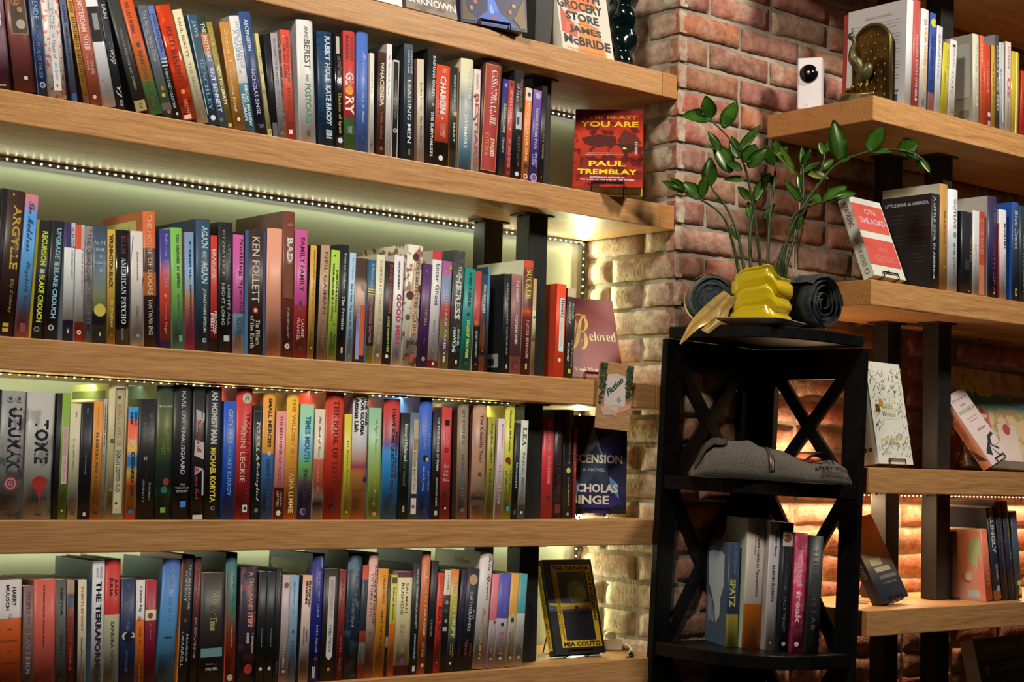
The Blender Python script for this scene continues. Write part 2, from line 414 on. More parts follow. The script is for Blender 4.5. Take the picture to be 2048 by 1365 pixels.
COOL = (.9, 1, .56)
gl = 'LED strips of the wall niche'
F = (0, -.5, -.87)
yb = NICHE - .010
led_strip('row of bright LED dots under the top oak shelf, mostly hidden by books', (-1.75, yb, ZL[0] - TS - .006), (-.012, yb, ZL[0] - TS - .006), F, 95, .3, COOL, LEDW, gl)
led_strip('longest visible row of LED dots along the wall above the dark brown tall hardback', (-1.75, yb, ZL[1] - TS - .006), (-.012, yb, ZL[1] - TS - .006), F, 98, .75, COOL, LEDW, gl)
led_strip('row of LED dots right above the grey volumes with skull and red splash', (-1.75, .075, ZL[2] - TS - .0012), (-.41, .075, ZL[2] - TS - .0012), (0, .5, -.87), 85, 3.1, COOL, LEDW, gl, dr=.0021)
led_strip('LED strip hidden behind the books of the bottom row', (-1.75, yb, ZL[3] - TS - .006), (-.012, yb, ZL[3] - TS - .006), F, 98, .7, COOL, LEDW, gl)
for a, b, lab, pw in ((ZL[1] - TS, ZL[2], 'upright run of glowing LEDs in the niche corner above the red face-out novel', 1.3),
                      (ZL[2] - TS, ZL[3], 'upright run of LEDs in the niche corner behind the Fiction card', .75),
                      (ZL[3] - TS, ZL[4], 'upright run of LEDs in the niche corner over the yellow-and-black book', .7)):
    led_strip(lab, (-.012, NICHE - .012, b + .004), (-.012, NICHE - .012, a - .004), (-.6, -.8, 0), 40, pw, COOL, LEDW, gl)
led_strip('warm LED strip glowing under the cookbook shelf on the brick wall', (.262, -.024, ZR[3] - TR_ - .010), (1.5, -.024, ZR[3] - TR_ - .010), (0, -.45, -.9), 75, 7, (1, .66, .36), LEDO, 'LED strips of the corner shelves')
led_strip('added warm LED strip on the cookbook shelf back, imitating light leaking up the brick', (.30, -.020, ZR[3] + .0035), (.50, -.020, ZR[3] + .0035), (0, -.35, .93), 70, .95, (1, .66, .36), LEDO, 'LED strips of the corner shelves')  # added strip, imitates the under-shelf light leaking up behind the board
# ------------------------------------------------------------------ books in rows
DATA = '''S1|-1.5922|0.012|0.0326|0.1715|-0.1503|H|0:8a7a78,.35:5d3540,.6:8a6a70,.85:5a2038,1:55203a|4a2030|plum hardback with pale vertical wash at the shelf end, beside the maroon hardback|T.1 .42 .4 .75 d8c8c0 b STER;R.96 .975 .3 .7 a89080|
S1|-1.5528|0.012|0.0374|0.1892|-0.1780|H|743833|1e1416|maroon hardback with framed painting on its spine, beside the plum hardback, upper row|R.02 .49 .14 .96 8a6a4a;R.03 .48 .2 .9 4a382c;D.2 .45 .2 9a6038;D.27 .62 .13 a07848;D.4 .6 .22 a89882;R.86 .89 .45 .62 c8b0a0|
S1|-1.5144|0.012|0.0199|0.1877|-0.1532|H|2d3a56|232c44|navy hardback with thin border and pale round mark, beside the maroon hardback|T.03 .31 .25 .72 8f9ab0 n ALLENDE;T.36 .84 .3 .62 5a72a0 n A LONG PETAL OF THE SEA;R.0 .985 .05 .09 55688a;R.0 .985 .91 .95 55688a;D.9 .5 .26 93a3a8;D.9 .5 .18 3a4a66|
S1|-1.4927|0.012|0.0316|0.1907|-0.1478|H|cfc2b4~c56a50,38|c0b0a0|white hardback patterned with coral flowers, beside the navy hardback, on the upper row|R.02 .93 .27 .7 cdc2b6;T.06 .38 .36 .6 6f6a72 n ALLENDE;T.42 .46 .4 .55 777 n THE;T.48 .65 .36 .6 777 i House of;T.68 .84 .36 .6 8c98a8 i the Spirits;R.87 .9 .42 .5 456|
S1|-1.4541|0.012|0.0116|0.1935|-0.1801|P|56586c|23232f|slate-violet paperback with small dark lettering, beside the white hardback, on the upper row|T.14 .3 .3 .7 34364a n ALEXANDER;T.34 .8 .3 .7 2c2e42 n PRAYER FOR A BETTER WORLD;R.92 1 .15 .85 2c4270|
S1|-1.4318|0.012|0.0108|0.1998|-0.2302|P|b5812c|2a2018|mustard paperback with dark serif capitals, beside the slate-violet paperback, on the upper row|T.12 .22 .2 .8 5a4420 S ONE;T.25 .81 .2 .85 382e26 S HUNDRED BROTHERS;R.93 1 .1 .9 5a2a20|
S1|-1.4184|0.012|0.0217|0.1993|-0.2361|P|ac573c|9a4a34|salmon paperback with white lettering and small mark, beside the mustard paperback, upper row|T.06 .37 .25 .7 d8b8a8 b AMSTERDAM;T.39 .53 .25 .75 d8b8a8 S NOIR;T.56 .7 .15 .4 c89888 n JOSH PACHTER;T.62 .74 .5 .75 c89888 n RENE APPEL;D.93 .4 .16 cf9a88|
S1|-1.3939|0.012|0.0229|0.2028|-0.2442|P|d2c8c4*|b8b0aa|white glossy paperback with a dark photo band near its top, beside the salmon paperback|R.14 .44 0 1 201c1a;R.2 .34 .3 .75 8a8886;D.77 .25 .09 b05a48;T.8 .9 .35 .6 8a7a78 i Europa Four|
S1|-1.3683|0.012|0.0148|0.2083|-0.2519|P|262628|1b1b1e|charcoal paperback with white scribbled line drawing, beside the white glossy paperback, upper row|T.12 .24 .3 .8 a8a49c b IAN;T.27 .5 .3 .6 4c5660 n BAKER OPTIMIST;T.5 .62 .2 .8 a8a8a0 i wyp;T.8 .9 .2 .8 b0aca4 i YJ;R.92 .97 .4 .75 8a8888;T.93 .96 .45 .7 222 b a|
S1|-1.3339|0.012|0.0235|0.2098|-0.3312|P|33332d|17171a|black-grey paperback with a gold box at its foot, beside the charcoal paperback|T.3 .81 .3 .55 86847c n PRIDE AND PREJUDICE AND ZOMBIES;R.9 .99 .05 .95 937f48;T.92 .97 .4 .65 33302a b G|
S1|-1.3056|0.012|0.0248|0.2150|-0.3438|P|0:c04a20,.5:b8501f,.68:a8682a,.75:5a8a4c,1:4f8f5e|8a3a1c|orange-to-green paperback with thin dark capitals, beside the black-grey paperback, on the upper row|T.06 .33 .25 .55 70341f n THE LAST ANIMAL;D.42 .5 .17 55402c;T.47 .94 .3 .65 5a4022 n RAMONA AUSUBEL|
S1|-1.2789|0.012|0.0193|0.2002|-0.3176|P|0:54565c,.6:555a60,.72:5a6a48,.86:55683c,.88:aaa69e,.93:a8a49c,.94:445638,1:334430|3c4048|blue-grey paperback with floral foot and pale lettering, beside the orange-to-green paperback, upper row|T.05 .5 .25 .7 9aa0a4 n The Forest Brims Over;D.74 .5 .2 9c5a38;D.8 .45 .2 a09848;D.95 .6 .2 8c4a68|
S1|-1.2577|0.012|0.0126|0.2042|-0.3200|P|0:5a6a98,.49:4f5e8c,.5:1f1c20,1:1b1a1c|2c3450|lavender-and-black paperback with thin white stripes, beside the blue-grey paperback, on the upper row|T.07 .4 .2 .8 3a4670 n JAMES BALDWIN;R.46 .47 0 1 c8c8cc;R.49 .5 0 1 c8c8cc;R.52 .53 0 1 c8c8cc;T.55 .9 .2 .6 b8b4b0 n IF BEALE STREET COULD TALK;D.95 .5 .2 b4b0aa|
S1|-1.2412|0.012|0.0294|0.2079|-0.3208|P|b8361a~ff5a2a,6*|701f14|glossy scarlet paperback with dark brush lettering, beside the lavender-and-black paperback, on the upper row|T.18 .36 .35 .7 6a1a14 S RED;T.38 .66 .3 .7 621813 S RISING;D.75 .45 .15 d07830;T.82 .97 .3 .6 c2542e b BROWN;R.95 .985 .1 .6 e0a890|
S1|-1.2083|0.012|0.0189|0.2068|-0.3193|P|cdbd92|b4a478|cream paperback with thin widely spaced capitals, beside the glossy scarlet paperback, upper row|T.07 .42 .3 .6 6e6650 n PAUL BEATTY;T.46 .82 .3 .6 857c60 n THE SELLOUT;T.88 .96 .4 .55 a89c7c n Picador|
S1|-1.1880|0.012|0.0192|0.2010|-0.2781|P|0:2f4a5e,.3:3a4c52,1:335066|2c4456|teal-blue glossy paperback with pale wide-set lettering, beside the cream paperback, on the upper row|T.05 .2 .3 .75 a8b0aa S JAWS;T.4 .86 .3 .7 6f8f9c S BENCHLEY;D.93 .5 .26 c8ccc8;R.0 .9 .0 .07 a8b4b4|
S1|-1.1676|0.012|0.0155|0.2004|-0.2787|P|0:27382c,.14:27382c,.16:c0603a,.3:b2583a,.33:5f5878,.62:55688a,.9:5a7590,1:45566a|20303c|multicoloured paperback with dark green top and orange disc, beside the teal-blue glossy paperback|T.05 .4 .2 .75 c8c4a4 b THE MOTHERS;T.46 .86 .2 .75 c4c8c4 b BRIT BENNETT;D.93 .4 .25 56584c|
S1|-1.1508|0.012|0.0117|0.1957|-0.2799|P|8a7630|6a5a26|olive gold paperback with narrow white lettering, beside the multicoloured paperback, on the upper row|T.05 .35 .2 .7 c0b070 n DENNE MICHELE;T.4 .78 .25 .75 e0d8b8 b NEW TO LIBERTY;R.95 .98 .2 .8 b8a868|
S1|-1.1365|0.012|0.0226|0.1974|-0.2114|P|b47a34|6b4726|tan-orange paperback with rounded white lettering, beside the olive gold paperback, on the upper row|T.06 .37 .3 .65 e0c8a0 n Checkout 19;T.45 .83 .25 .55 d8b888 i Claire-Louise Bennett;D.9 .5 .15 e0c8a0|
S1|-1.1130|0.012|0.0211|0.2141|-0.2114|H|0:cdc4bc,.575:cdc4bc,.58:65939c,1:5a8a94|8b8784|white-and-teal hardback with large pale stacked lettering, beside the tan-orange paperback, on the upper row|T.05 .45 .45 .85 9aa4b0 n HOW STRANGE;T.12 .38 .15 .5 94a0ac n A SEASON;T.6 .95 .45 .8 c4d4d4 b MEGAN MAYHEW;T.67 .9 .1 .4 c4d4d4 b BERGMAN;D.48 .3 .08 b07a70|
S1|-1.0905|0.012|0.0249|0.2259|-0.2134|H|0:2f4a70,.4:2a4264,.6:2c2a44,.8:1e1e30,1:232840|1c2a44|deep blue hardback with pale triangle and white capitals, beside the white-and-teal hardback|V.36 .5 .62 .25 .62 .9 7c7a94;T.06 .32 .3 .62 d0d0d0 b ASCENSION;T.47 .84 .3 .62 b4b4c0 n NICHOLAS BINGE;T.92 .95 .2 .8 707080 n JAMISON|
S1|-1.0646|0.012|0.0075|0.1907|-0.2032|P|c0ae70|a89860|pale yellow paperback with tiny olive lettering, beside the deep blue hardback, upper row|T.15 .4 .3 .7 8a8450 n HERITAGE;T.55 .6 .2 .8 6a7040 n E;R.93 1 0 1 b4a660;T.94 .98 .2 .8 555030 b 72|
S1|-1.0558|0.012|0.0127|0.1907|-0.1514|P|1b1a1d|141416|black paperback with barely visible dark lettering, beside the pale yellow paperback, upper row|T.3 .55 .3 .6 34343a n STELLA;R.86 1 .1 .9 4c4848|
S1|-1.0423|0.012|0.0149|0.1964|-0.1418|P|9a8e8c|26242a|lilac-grey paperback with thin wide-spaced capitals, beside the black paperback, on the upper row|T.05 .5 .3 .65 6a5f62 n ELIZABETH BOWEN;T.55 .8 .3 .65 887c7c n THE HOTEL;D.95 .5 .2 6a6062|
S1|-1.0259|0.012|0.0205|0.2062|-0.1112|P|cf4a36|8a6a58~c8a88a,30|bright vermilion paperback with two lines of dark capitals, beside the lilac-grey paperback|T.06 .48 .5 .8 86302a b SOMETHING WICKED;T.12 .44 .15 .45 86302a b THIS WAY COMES;T.53 .84 .4 .7 8c342c n RAY BRADBURY;R.91 .95 .3 .7 e0c0b0;D.06 .25 .08 e8c8b8|
S1|-0.9949|0.012|0.0368|0.2331|-0.0802|H|d2c9bd|8f8780|thick white hardback with black and green lettering, beside the bright vermilion paperback|T.05 .15 .42 .62 605850 n ANNE;T.16 .4 .38 .75 4a443e n BEREST;T.44 .5 .42 .6 6f8a64 n THE;T.52 .84 .36 .72 3f7a4a n POSTCARD;R.9 .95 .42 .6 3a3632|
S1|-0.9511|0.012|0.0340|0.2197|-0.0734|H|1f3c55~1a2c40,60|14202c|dark blue hardback with tall white capitals, beside the thick white hardback, upper row|T.04 .44 .45 .85 c8ccc8 bc RABBIT HOLE;T.47 .82 .45 .85 c8ccc8 bc KATE BRODY;R.86 .91 .42 .85 b8bcb0;T.87 .9 .45 .8 243644 b SOHO;R.92 .935 .42 .85 a8aca0|
S1|-0.9143|0.012|0.0182|0.2230|-0.0652|P|1d1518*|150f12|glossy black paperback with gold foot lettering, beside the dark blue hardback, upper row|R.03 .18 .2 .6 b8b090;T.2 .45 .3 .8 6c645c i HONEYMOON;T.52 .87 .25 .75 a08a40 n Shadow of Spain;D.93 .5 .3 c0c0c4|
S1|-0.8956|0.012|0.0275|0.2316|-0.0505|H|0:b83a34,.72:b03230,.745:4c7c3c,1:4a7a3a|82282a|red-and-green hardback with fat cream title and orange disc, beside the glossy black paperback|T.05 .25 .55 .8 5a2020 n NOVIOLET;T.04 .24 .18 .42 5a2020 n BULAWAYO;T.35 .46 .15 .85 e8d8c0 b GL;D.5 .45 .33 dc9030;T.55 .7 .15 .85 e8d8c0 b RY;R.79 .87 .1 .9 33402c;D.73 .55 .22 302824;T.8 .86 .3 .7 88906c b tor|
S1|-0.8661|0.012|0.0273|0.2359|-0.0426|H|4c68a8|3c5288|cornflower blue hardback with white brush-script lettering, beside the red-and-green hardback, on the upper row|T.16 .42 .35 .78 d0d4dc K Mercury;T.5 .76 .35 .65 b8c0d0 K Amy Jo Burns;T.87 .89 .45 .6 2c3c60 b c|
S1|-0.8373|0.012|0.0103|0.1988|-0.0333|P|cfc4b0|b0a490|thin white paperback with faint tiny lettering, beside the cornflower blue hardback, upper row|T.2 .4 .3 .6 b0a494 n LITTLE;T.5 .7 .3 .6 b0a494 n ROOM;R.9 .915 .1 .7 403c38|
S1|-0.8196|0.012|0.0194|0.2049|-0.0216|P|0:4c2a20,.2:38201a,.6:52281e,1:582a1c|1c1412|brown-black paperback with bold cream capitals, beside the thin white paperback, on the upper row|T.1 .16 .3 .7 d0bc98 b THE;T.17 .52 .25 .75 d4c4a0 bc HACIENDA;T.58 .84 .35 .65 9a5a3c n ISABEL CAÑAS;D.93 .5 .2 6a3a2c|
S1|-0.7992|0.012|0.0134|0.2243|-0.0236|P|d3cbc0|98928a|thick white paperback with small grey serif lettering, beside the brown-black paperback, upper row|T.1 .45 .3 .6 908a88 i The War with the Newts;T.75 .97 .3 .6 a09a94 n Karel Capek|
S1|-0.7831|0.012|0.0128|0.1956|-0.0137|P|2c2622|d0c8bc|slim white-edged black paperback with white ring, beside the thick white paperback, upper row|R0 .99 .84 1 c8c0b4;R0 .02 0 1 c8c0b4;T.2 .6 .25 .6 6a645c n CROWNE;D.72 .45 .35 d0c8bc;D.72 .45 .2 2c2622|
S1|-0.7532|0.012|0.0229|0.2333|-0.0351|H|0:4c565c,.1:3a444a,.4:30363c,1:2a2e34|1c2022|slate grey hardback with wide white capitals, beside the slim white-edged black paperback|T.05 .26 .62 .85 b0b4b0 b CHRISTOPHER;T.05 .25 .3 .52 b0b4b0 b CASTELLANI;T.31 .85 .3 .72 c8ccc8 n LEADING MEN;R.9 .95 .4 .6 5a6064|
S1|-0.7217|0.012|0.0173|0.2083|-0.0371|P|c4b494|7a5348|cream-spined paperback with black serif lettering, beside the slate grey hardback, on the upper row|T.22 .5 .4 .7 4a4238 S Jordan Castro;T.55 .8 .4 .7 4a4238 S The Novelist|
S1|-0.7026|0.012|0.0227|0.2350|-0.0000|P|221f1f|191717|tall black paperback with narrow white capitals, beside the cream-spined paperback, on the upper row|T.06 .42 .55 .85 c8c0b4 bc KASHANA CAULEY;D.48 .7 .12 a8a098;T.54 .93 .5 .8 c8c0b4 bc THE SURVIVALISTS|
S1|-0.6792|0.012|0.0346|0.2064|-0.0015|P|0:cc4426,.755:c24022,.765:241c1a,1:1c1817|8a3020|scarlet-and-black paperback with shadowed white block letters, beside the tall black paperback, upper row|T.03 .08 .4 .75 e0b09c n MICHAEL;T.11 .48 .25 .7 e0d4c4 b CHABON;T.12 .49 .2 .3 2a1a18 b CHABON;D.53 .5 .06 e0c0a8;T.58 .7 .35 .7 d88c70 n THE YIDDISH POLICEMENS;T.64 .72 .55 .75 d88c70 n UNION;D.92 .45 .16 d8d0c8|
S1|-0.6411|0.012|0.0197|0.2080|-0.0083|P|0:28282a,.8:2a2826,.86:4c4a38,1:3c4034|7a5428|dark slim paperback with an ochre edge, beside the scarlet-and-black paperback, on the upper row|T.08 .35 .35 .65 9aa09a b MURDER IN THE LIBRARY;D.46 .6 .25 b0a470;T.55 .75 .35 .65 a0a49c b MARY;R0 1 .8 1 8a5c2c|
S1|-0.6153|0.012|0.0329|0.2309|-0.0060|H|0:cfc49c,.2:c8c0a0,.35:80807c,.45:9c9c94,.6:a8b0a8,.8:7aa0b4,1:3f6480|bfb48c|cream-to-blue hardback with a watery misty spine, beside the dark slim paperback, upper row|T.08 .45 .55 .8 d8d0b8 n THE DREAM WE;T.5 .8 .3 .55 d8d4c0 n SWIMMERS|
S1|-0.5816|0.012|0.0172|0.2142|-0.0059|P|cdbfae|b8aa9a|white paperback with chunky red block letters, beside the cream-to-blue hardback, on the upper row|T.05 .2 .3 .6 b0603a n CHARITY;T.24 .95 .2 .75 a83a30 b BESTIARY;R.26 .28 .0 .3 3a342e;R.48 .5 .0 .3 3a342e|
S1|-0.5630|0.012|0.0507|0.2378|0.0303|H|4a2428|3a1c20|maroon hardback with gold-framed red panel, beside the white paperback, on the upper row|R.03 .97 .1 .86 c09048;R.035 .965 .13 .83 9e2824;T.08 .56 .4 .72 dcc8b0 S CASSANDRA CLARE;T.68 .84 .5 .72 e8d8a8 b SWORD;T.64 .84 .22 .42 c87860 S CATCHER|
S1|-0.5119|0.012|0.0154|0.2064|0.0303|P|0:3a3470,.25:34305c,.5:26283a,.8:28303c,1:504a2c|1e1e28|indigo-and-charcoal paperback with yellow author capitals, beside the maroon hardback, on the upper row|D.06 .5 .25 8888b8;T.25 .55 .3 .75 b8b068 b SUSANNA CLARKE;T.6 .75 .3 .7 a8a080 n PIRANESI|
S1|-0.4946|0.012|0.0151|0.2065|0.0232|P|b43a34|7a2824|red mass-market paperback with small white lettering, beside the indigo-and-charcoal paperback, on the upper row|R.01 .06 .2 .8 4a2020;T.1 .4 .3 .75 dc9c8c b ARTHUR C CLARKE;D.5 .5 .2 c88038;T.6 .9 .3 .75 d89484 n 2001 A SPACE ODYSSEY;R.93 .97 .2 .8 6a2a26|
S1|-0.4768|0.012|0.0278|0.2315|0.0123|H|0:262424,.38:242222,1:1c1a1b|161415|black hardback with a small pale photo on its spine, beside the red mass-market paperback|T.08 .34 .55 .8 98706a n POSTMISTRESS;T.12 .29 .2 .45 b0aca8 n OF PARIS;R.38 .54 .25 .85 b8b0a8;R.43 .5 .3 .55 40383a;T.6 .88 .45 .7 6a5450 n MEG WAITE CLAYTON;D.95 .5 .18 c8c4c0|
S1|-0.4482|0.012|0.0177|0.1989|0.0276|P|0:c8b8a0,.13:c8b8a0,.14:dc7a34,1:d87028|9a5024|bright orange paperback with white capitals, beside the black hardback, on the upper row|D.07 .5 .25 2c241c;T.16 .79 .25 .65 f0c090 b READY PLAYER ONE;D.84 .5 .33 2c2018;D.95 .5 .3 e8d8c0;D.95 .5 .17 5a3a20|
S1|-0.4282|0.012|0.0237|0.1981|0.0346|P|0:8a6a9c,.1:6a4a8c,.3:4a3472,.8:4a3470,1:6a4a80|2a1f40|violet paperback with white capitals and round badge, beside the bright orange paperback|D.06 .5 .3 b89cc8;T.2 .64 .35 .65 c8b8d4 b READY PLAYER TWO;T.68 .84 .5 .75 a898c8 b ERNEST;T.7 .82 .2 .42 a898c8 b CLINE;D.95 .5 .38 b0a0c4;D.95 .5 .28 6a4a80|
S1|-0.4026|0.012|0.0149|0.2102|0.0268|P|241f1c|141211|slim black paperback nearest the steel post, tan lettering, on the upper row|T.35 .75 .4 .7 7a6a54 n THE LEFT HAND;T.6 .75 .5 .75 7c6c58 n DARKNESS;D.93 .5 .12 8a3028|
S2|-1.5744|0.012|0.0085|0.2444|0.0290|P|1e1616|181212|black paperback at the cut-off end beside the tall brown hardback, on the second row||
S2|-1.5655|0.012|0.0316|0.2432|0.0290|H|35211c|281812|tall brown hardback with large gold title letters, beside the black paperback, second row|T.1 .54 .4 .85 c09030 b ARGYLLE;T.61 .84 .5 .72 a08034 n Elly Conway;D.03 .35 .06 c09030;R.91 .97 .3 .62 c09030;R.935 .945 .28 .62 35211c|
S2|-1.5335|0.012|0.0228|0.2402|0.0290|P|0:b86a64,.07:a8687c,.14:4a80b4,.35:4c8cbc,.7:5a88b0,.82:806e88,.9:b06464,1:b8685c|8a5458|pink-and-blue paperback with dark handwritten lettering, beside the tall brown hardback, on the second row|T.05 .4 .3 .75 2c3a58 K The Madstone;T.47 .83 .3 .75 2c3a58 K Elizabeth Crook;R.9 .96 .3 .7 7a3c44|
S2|-1.5100|0.012|0.0254|0.1989|0.0276|P|201e1c|8c7418|black yellow-edged paperback with tall yellow capitals, beside the pink-and-blue paperback, on the second row|R0 1 0 .16 9a8018;T.09 .38 .42 .8 c4c43c bc RECURSION;R.41 .45 .42 .75 b0a8a0;T.46 .86 .42 .8 c4c43c bc BLAKE CROUCH;D.92 .5 .2 767470;D.92 .5 .13 201e1c|
S2|-1.4839|0.012|0.0227|0.2011|0.0262|P|201e20|1a1819|black paperback with tall pale-blue capitals, beside the black yellow-edged paperback, on the second row|T.06 .32 .42 .8 8ab0bc bc UPGRADE;R.345 .38 .42 .75 98a0a0;T.39 .82 .42 .8 8ab0bc bc BLAKE CROUCH;D.9 .5 .22 a4a4a2;D.9 .5 .12 201e20|
S2|-1.4502|0.012|0.0192|0.2010|-0.0268|P|0:342850,.21:342850,.215:c4bcb4,.82:bdb2a8,.825:342a5c,1:30264e|8a8a90|white purple-ended paperback with thin black lettering, beside the black paperback, on the second row|R.0 .2 .6 1 c4bcb4;T.04 .2 .62 .88 2c2838 bc PHILIP K DICK;T.23 .48 .65 .85 a89078 n A SCANNER DARKLY;T.88 .94 .4 .6 c4bcc0 b )|
S2|-1.4289|0.012|0.0163|0.1995|-0.0355|P|0:b8402c,.21:b8402c,.215:bcb4b0,.83:b4aca8,.835:bf432f,1:b83e2a|8e8c90|white red-ended paperback with small faded lettering, beside the white purple-ended paperback, second row|R0 .21 .62 1 c4bab4;T.03 .6 .68 .88 a88078 n DO ANDROIDS DREAM OF ELECTRIC SHEEP;D.92 .5 .25 dcb0a4;D.92 .5 .12 b83e2a|
S2|-1.4107|0.012|0.0145|0.1987|-0.0431|P|7c6e6a~5c5450,20|4c4442|taupe paperback with smudged grey lettering, beside the white red-ended paperback, on the second row|T.06 .85 .25 .75 5a5250 n THE UNKNOWN TERRORIST;R.9 .96 .2 .6 3a3446|
S2|-1.3957|0.012|0.0263|0.2017|-0.0435|P|0:343c48,.1:3a4452,.35:4c5866,.5:707468,.6:84845c,.68:7c7c50,.76:2c343a,.83:262c34,.86:46525a,1:2a323a|2a3038|stormy blue paperback with stacked white words and yellow badge, beside the taupe paperback|H.13 .16 .1 .9 b4b8b8 n ALL THE;H.19 .22 .2 .8 b4b8b8 n LIGHT;H.25 .275 .38 .65 b4b8b8 n WE;H.305 .33 .12 .9 b4b8b8 n CANNOT;H.37 .395 .38 .65 b4b8b8 n SEE;D.72 .5 .42 c0a048;R.91 .94 .45 .55 b0b090|
S2|-1.3684|0.012|0.0148|0.1980|-0.0463|P|b88c34|8c6a28|mustard paperback with dark narrow capitals, beside the stormy blue paperback, on the second row|T.04 .12 .55 .75 5c4420 n EDUGYAN;T.05 .51 .2 .7 42341c b WASHINGTON BLACK;T.62 .85 .4 .7 d8b878 n ESI EDUGYAN;D.92 .5 .2 6c4c20|
S2|-1.3527|0.012|0.0271|0.1989|-0.0492|P|1c1a1c*|151315|glossy black paperback with white serif capitals, beside the mustard paperback, on the second row|T.05 .21 .4 .68 8a2c2c S ELLIS;T.24 .82 .4 .72 c4bcb8 S AMERICAN PSYCHO;T.86 .96 .4 .55 8a8482 n PICADOR|
S2|-1.3224|0.012|0.0239|0.2003|-0.0598|P|c0aca0|867a74|white paperback with purple diagonal slashes, beside the glossy black paperback, on the second row|T.17 .43 .42 .62 6a5c60 i Juneteenth;T.65 .81 .4 .6 6a5c60 i Ellison;V.05 .15 .05 .22 .35 -.02 5a3c64;V.4 .95 .4 1.02 .59 .78 5a3c64;D.91 .5 .12 4a90b0|
S2|-1.2967|0.012|0.0247|0.2384|-0.0664|H|0:b85830,.27:b85428,.275:482620,.45:4c2a22,.455:a85428,.62:b86024,.625:3a2420,.95:38241e,1:54301f|b0603a|orange-banded hardback with thin cream capitals, beside the white paperback, on the second row|T.03 .62 .3 .65 d8b494 n THE HOUSE OF DOORS;T.65 .91 .3 .62 a89484 n TAN TWAN ENG|R.06 .75 .08 .85 b0a860;H.1 .14 .2 .7 7c7450 n THE BOOK OF
S2|-1.2674|0.012|0.0214|0.2097|-0.0559|P|0:38306c,.25:3c3474,.4:b03c34,.6:c24030,.9:b83a2c,.95:40306c,1:3c3068|25224c|indigo-and-red paperback with pale wide lettering, beside the orange-banded hardback, on the second row|T.04 .5 .4 .75 a09cc8 n Infinite Country;D.56 .5 .15 d87838;T.62 .88 .35 .65 c8605c n Patricia Engel|
S2|-1.2421|0.012|0.0226|0.2155|-0.0713|H|0:6a9a44,.6:6f9a4a,.85:5a8c68,1:5a9078|86a05a|green ragged-topped hardback with dark capitals, beside the indigo-and-red paperback, on the second row|T.05 .5 .45 .7 2e4a28 b YOU DREAMED OF EMPIRES;T.55 .84 .45 .7 3a5a34 b ÁLVARO ENRIGUE;R.885 .945 .5 .85 2f5c4c;R.89 .94 .53 .82 5a9078|
S2|-1.2177|0.012|0.0186|0.2104|-0.0588|P|0:6c7890,.3:6a88ac,.45:7890a8,.55:b07a4c,.7:b0584c,.85:b84060,1:b43a64|8a5050|blue-to-pink paperback with small black capitals, beside the green ragged-topped hardback, on the second row|T.08 .4 .45 .7 22202c b IF I SURVIVE YOU;D.41 .5 .14 c88830;T.44 .8 .45 .7 2c202c b JONATHAN ESCOFFERY|
S2|-1.1966|0.012|0.0289|0.2367|-0.0447|H|2d4154|20303e|steel blue hardback with bold pale capitals, beside the blue-to-pink paperback, on the second row|T.05 .22 .35 .8 b8c4c0 b AGAIN;T.24 .3 .38 .7 8fa8ac b AND;T.32 .49 .35 .8 b8c4c0 b AGAIN;T.53 .86 .42 .72 b0a888 b JONATHAN EVISON;R.905 .935 .45 .7 9aa8a8;R.91 .93 .5 .65 2d4154|
S2|-1.1669|0.012|0.0132|0.2101|-0.0463|P|0:b03228,.88:a82e26,.885:201c1e,1:1c1a1c|701c18|red dark-footed paperback with white broken capitals, beside the steel blue hardback, second row|T.12 .37 .2 .8 dcb4a8 bc ERASURE;T.65 .85 .5 .9 dcb4a8 bc PERCIVAL;T.67 .83 .0 .4 dcb4a8 bc EVERETT|
S2|-1.1511|0.012|0.0295|0.2363|-0.0429|H|1d1b1a~2a2826,80|141213|speckled black hardback with wide-set white capitals, beside the red dark-footed paperback, second row|T.17 .32 .65 .82 9a9490 n LYDIA;T.06 .42 .25 .42 9a9490 n FITZPATRICK;T.48 .79 .62 .8 a49e98 n LIGHTS ALL;T.47 .79 .22 .4 a49e98 n NIGHT LONG;R.87 .915 .35 .75 a8a4a4|
S2|-1.1209|0.012|0.0218|0.2169|-0.0445|P|0:b44c80,.665:a84478,.67:7ca4b8,.85:8ab0bc,.855:c4b8a4,1:bdb0a0|88406a|pink-blue-white paperback with heavy dark serif lettering, beside the speckled black hardback, second row|T.03 .66 .5 .92 3a2234 S Nothing Special;T.69 .83 .68 .92 2c3c48 b NICOLE;T.7 .88 .35 .6 2c3c48 b FLATTERY|
S2|-1.0975|0.012|0.0440|0.2278|-0.0349|P|3a2420|2a1c1a|thick brown paperback with blue edges and white author capitals, beside the pink-blue-white paperback|R0 1 0 .14 3a5a80;R0 1 .86 1 2c4a6c;T.05 .58 .32 .68 c4b8a8 n KEN FOLLETT;D.645 .5 .12 b84c30;D.645 .5 .06 d8b8a0;T.72 .92 .52 .72 a89c8c S The Pillars;T.69 .95 .26 .45 a89c8c S of the Earth|
S2|-1.0527|0.012|0.0327|0.2372|-0.0266|P|cc8468|2a3444|blank salmon paperback with an unlettered spine, beside the thick brown paperback, second row||
S2|-1.0184|0.012|0.0255|0.2727|-0.0253|H|6a3428|5a3226|tallest reddish-brown hardback with bold white title, beside the blank salmon paperback, second row|T.08 .1 .3 .8 b07050 b WES;T.18 .35 .32 .82 dcccbc b BAD;T.66 .87 .42 .58 b09080 n SPOKE ART GALLERY;D.925 .45 .2 c8b0a4;T.91 .94 .36 .55 6a3428 b A;R.36 .6 .1 .9 724028|R.09 .45 .0 .45 6c8090;V.09 .3 .2 .26 .3 .34 .3 .22 2c3a38;R.24 .45 .05 .4 4c5450
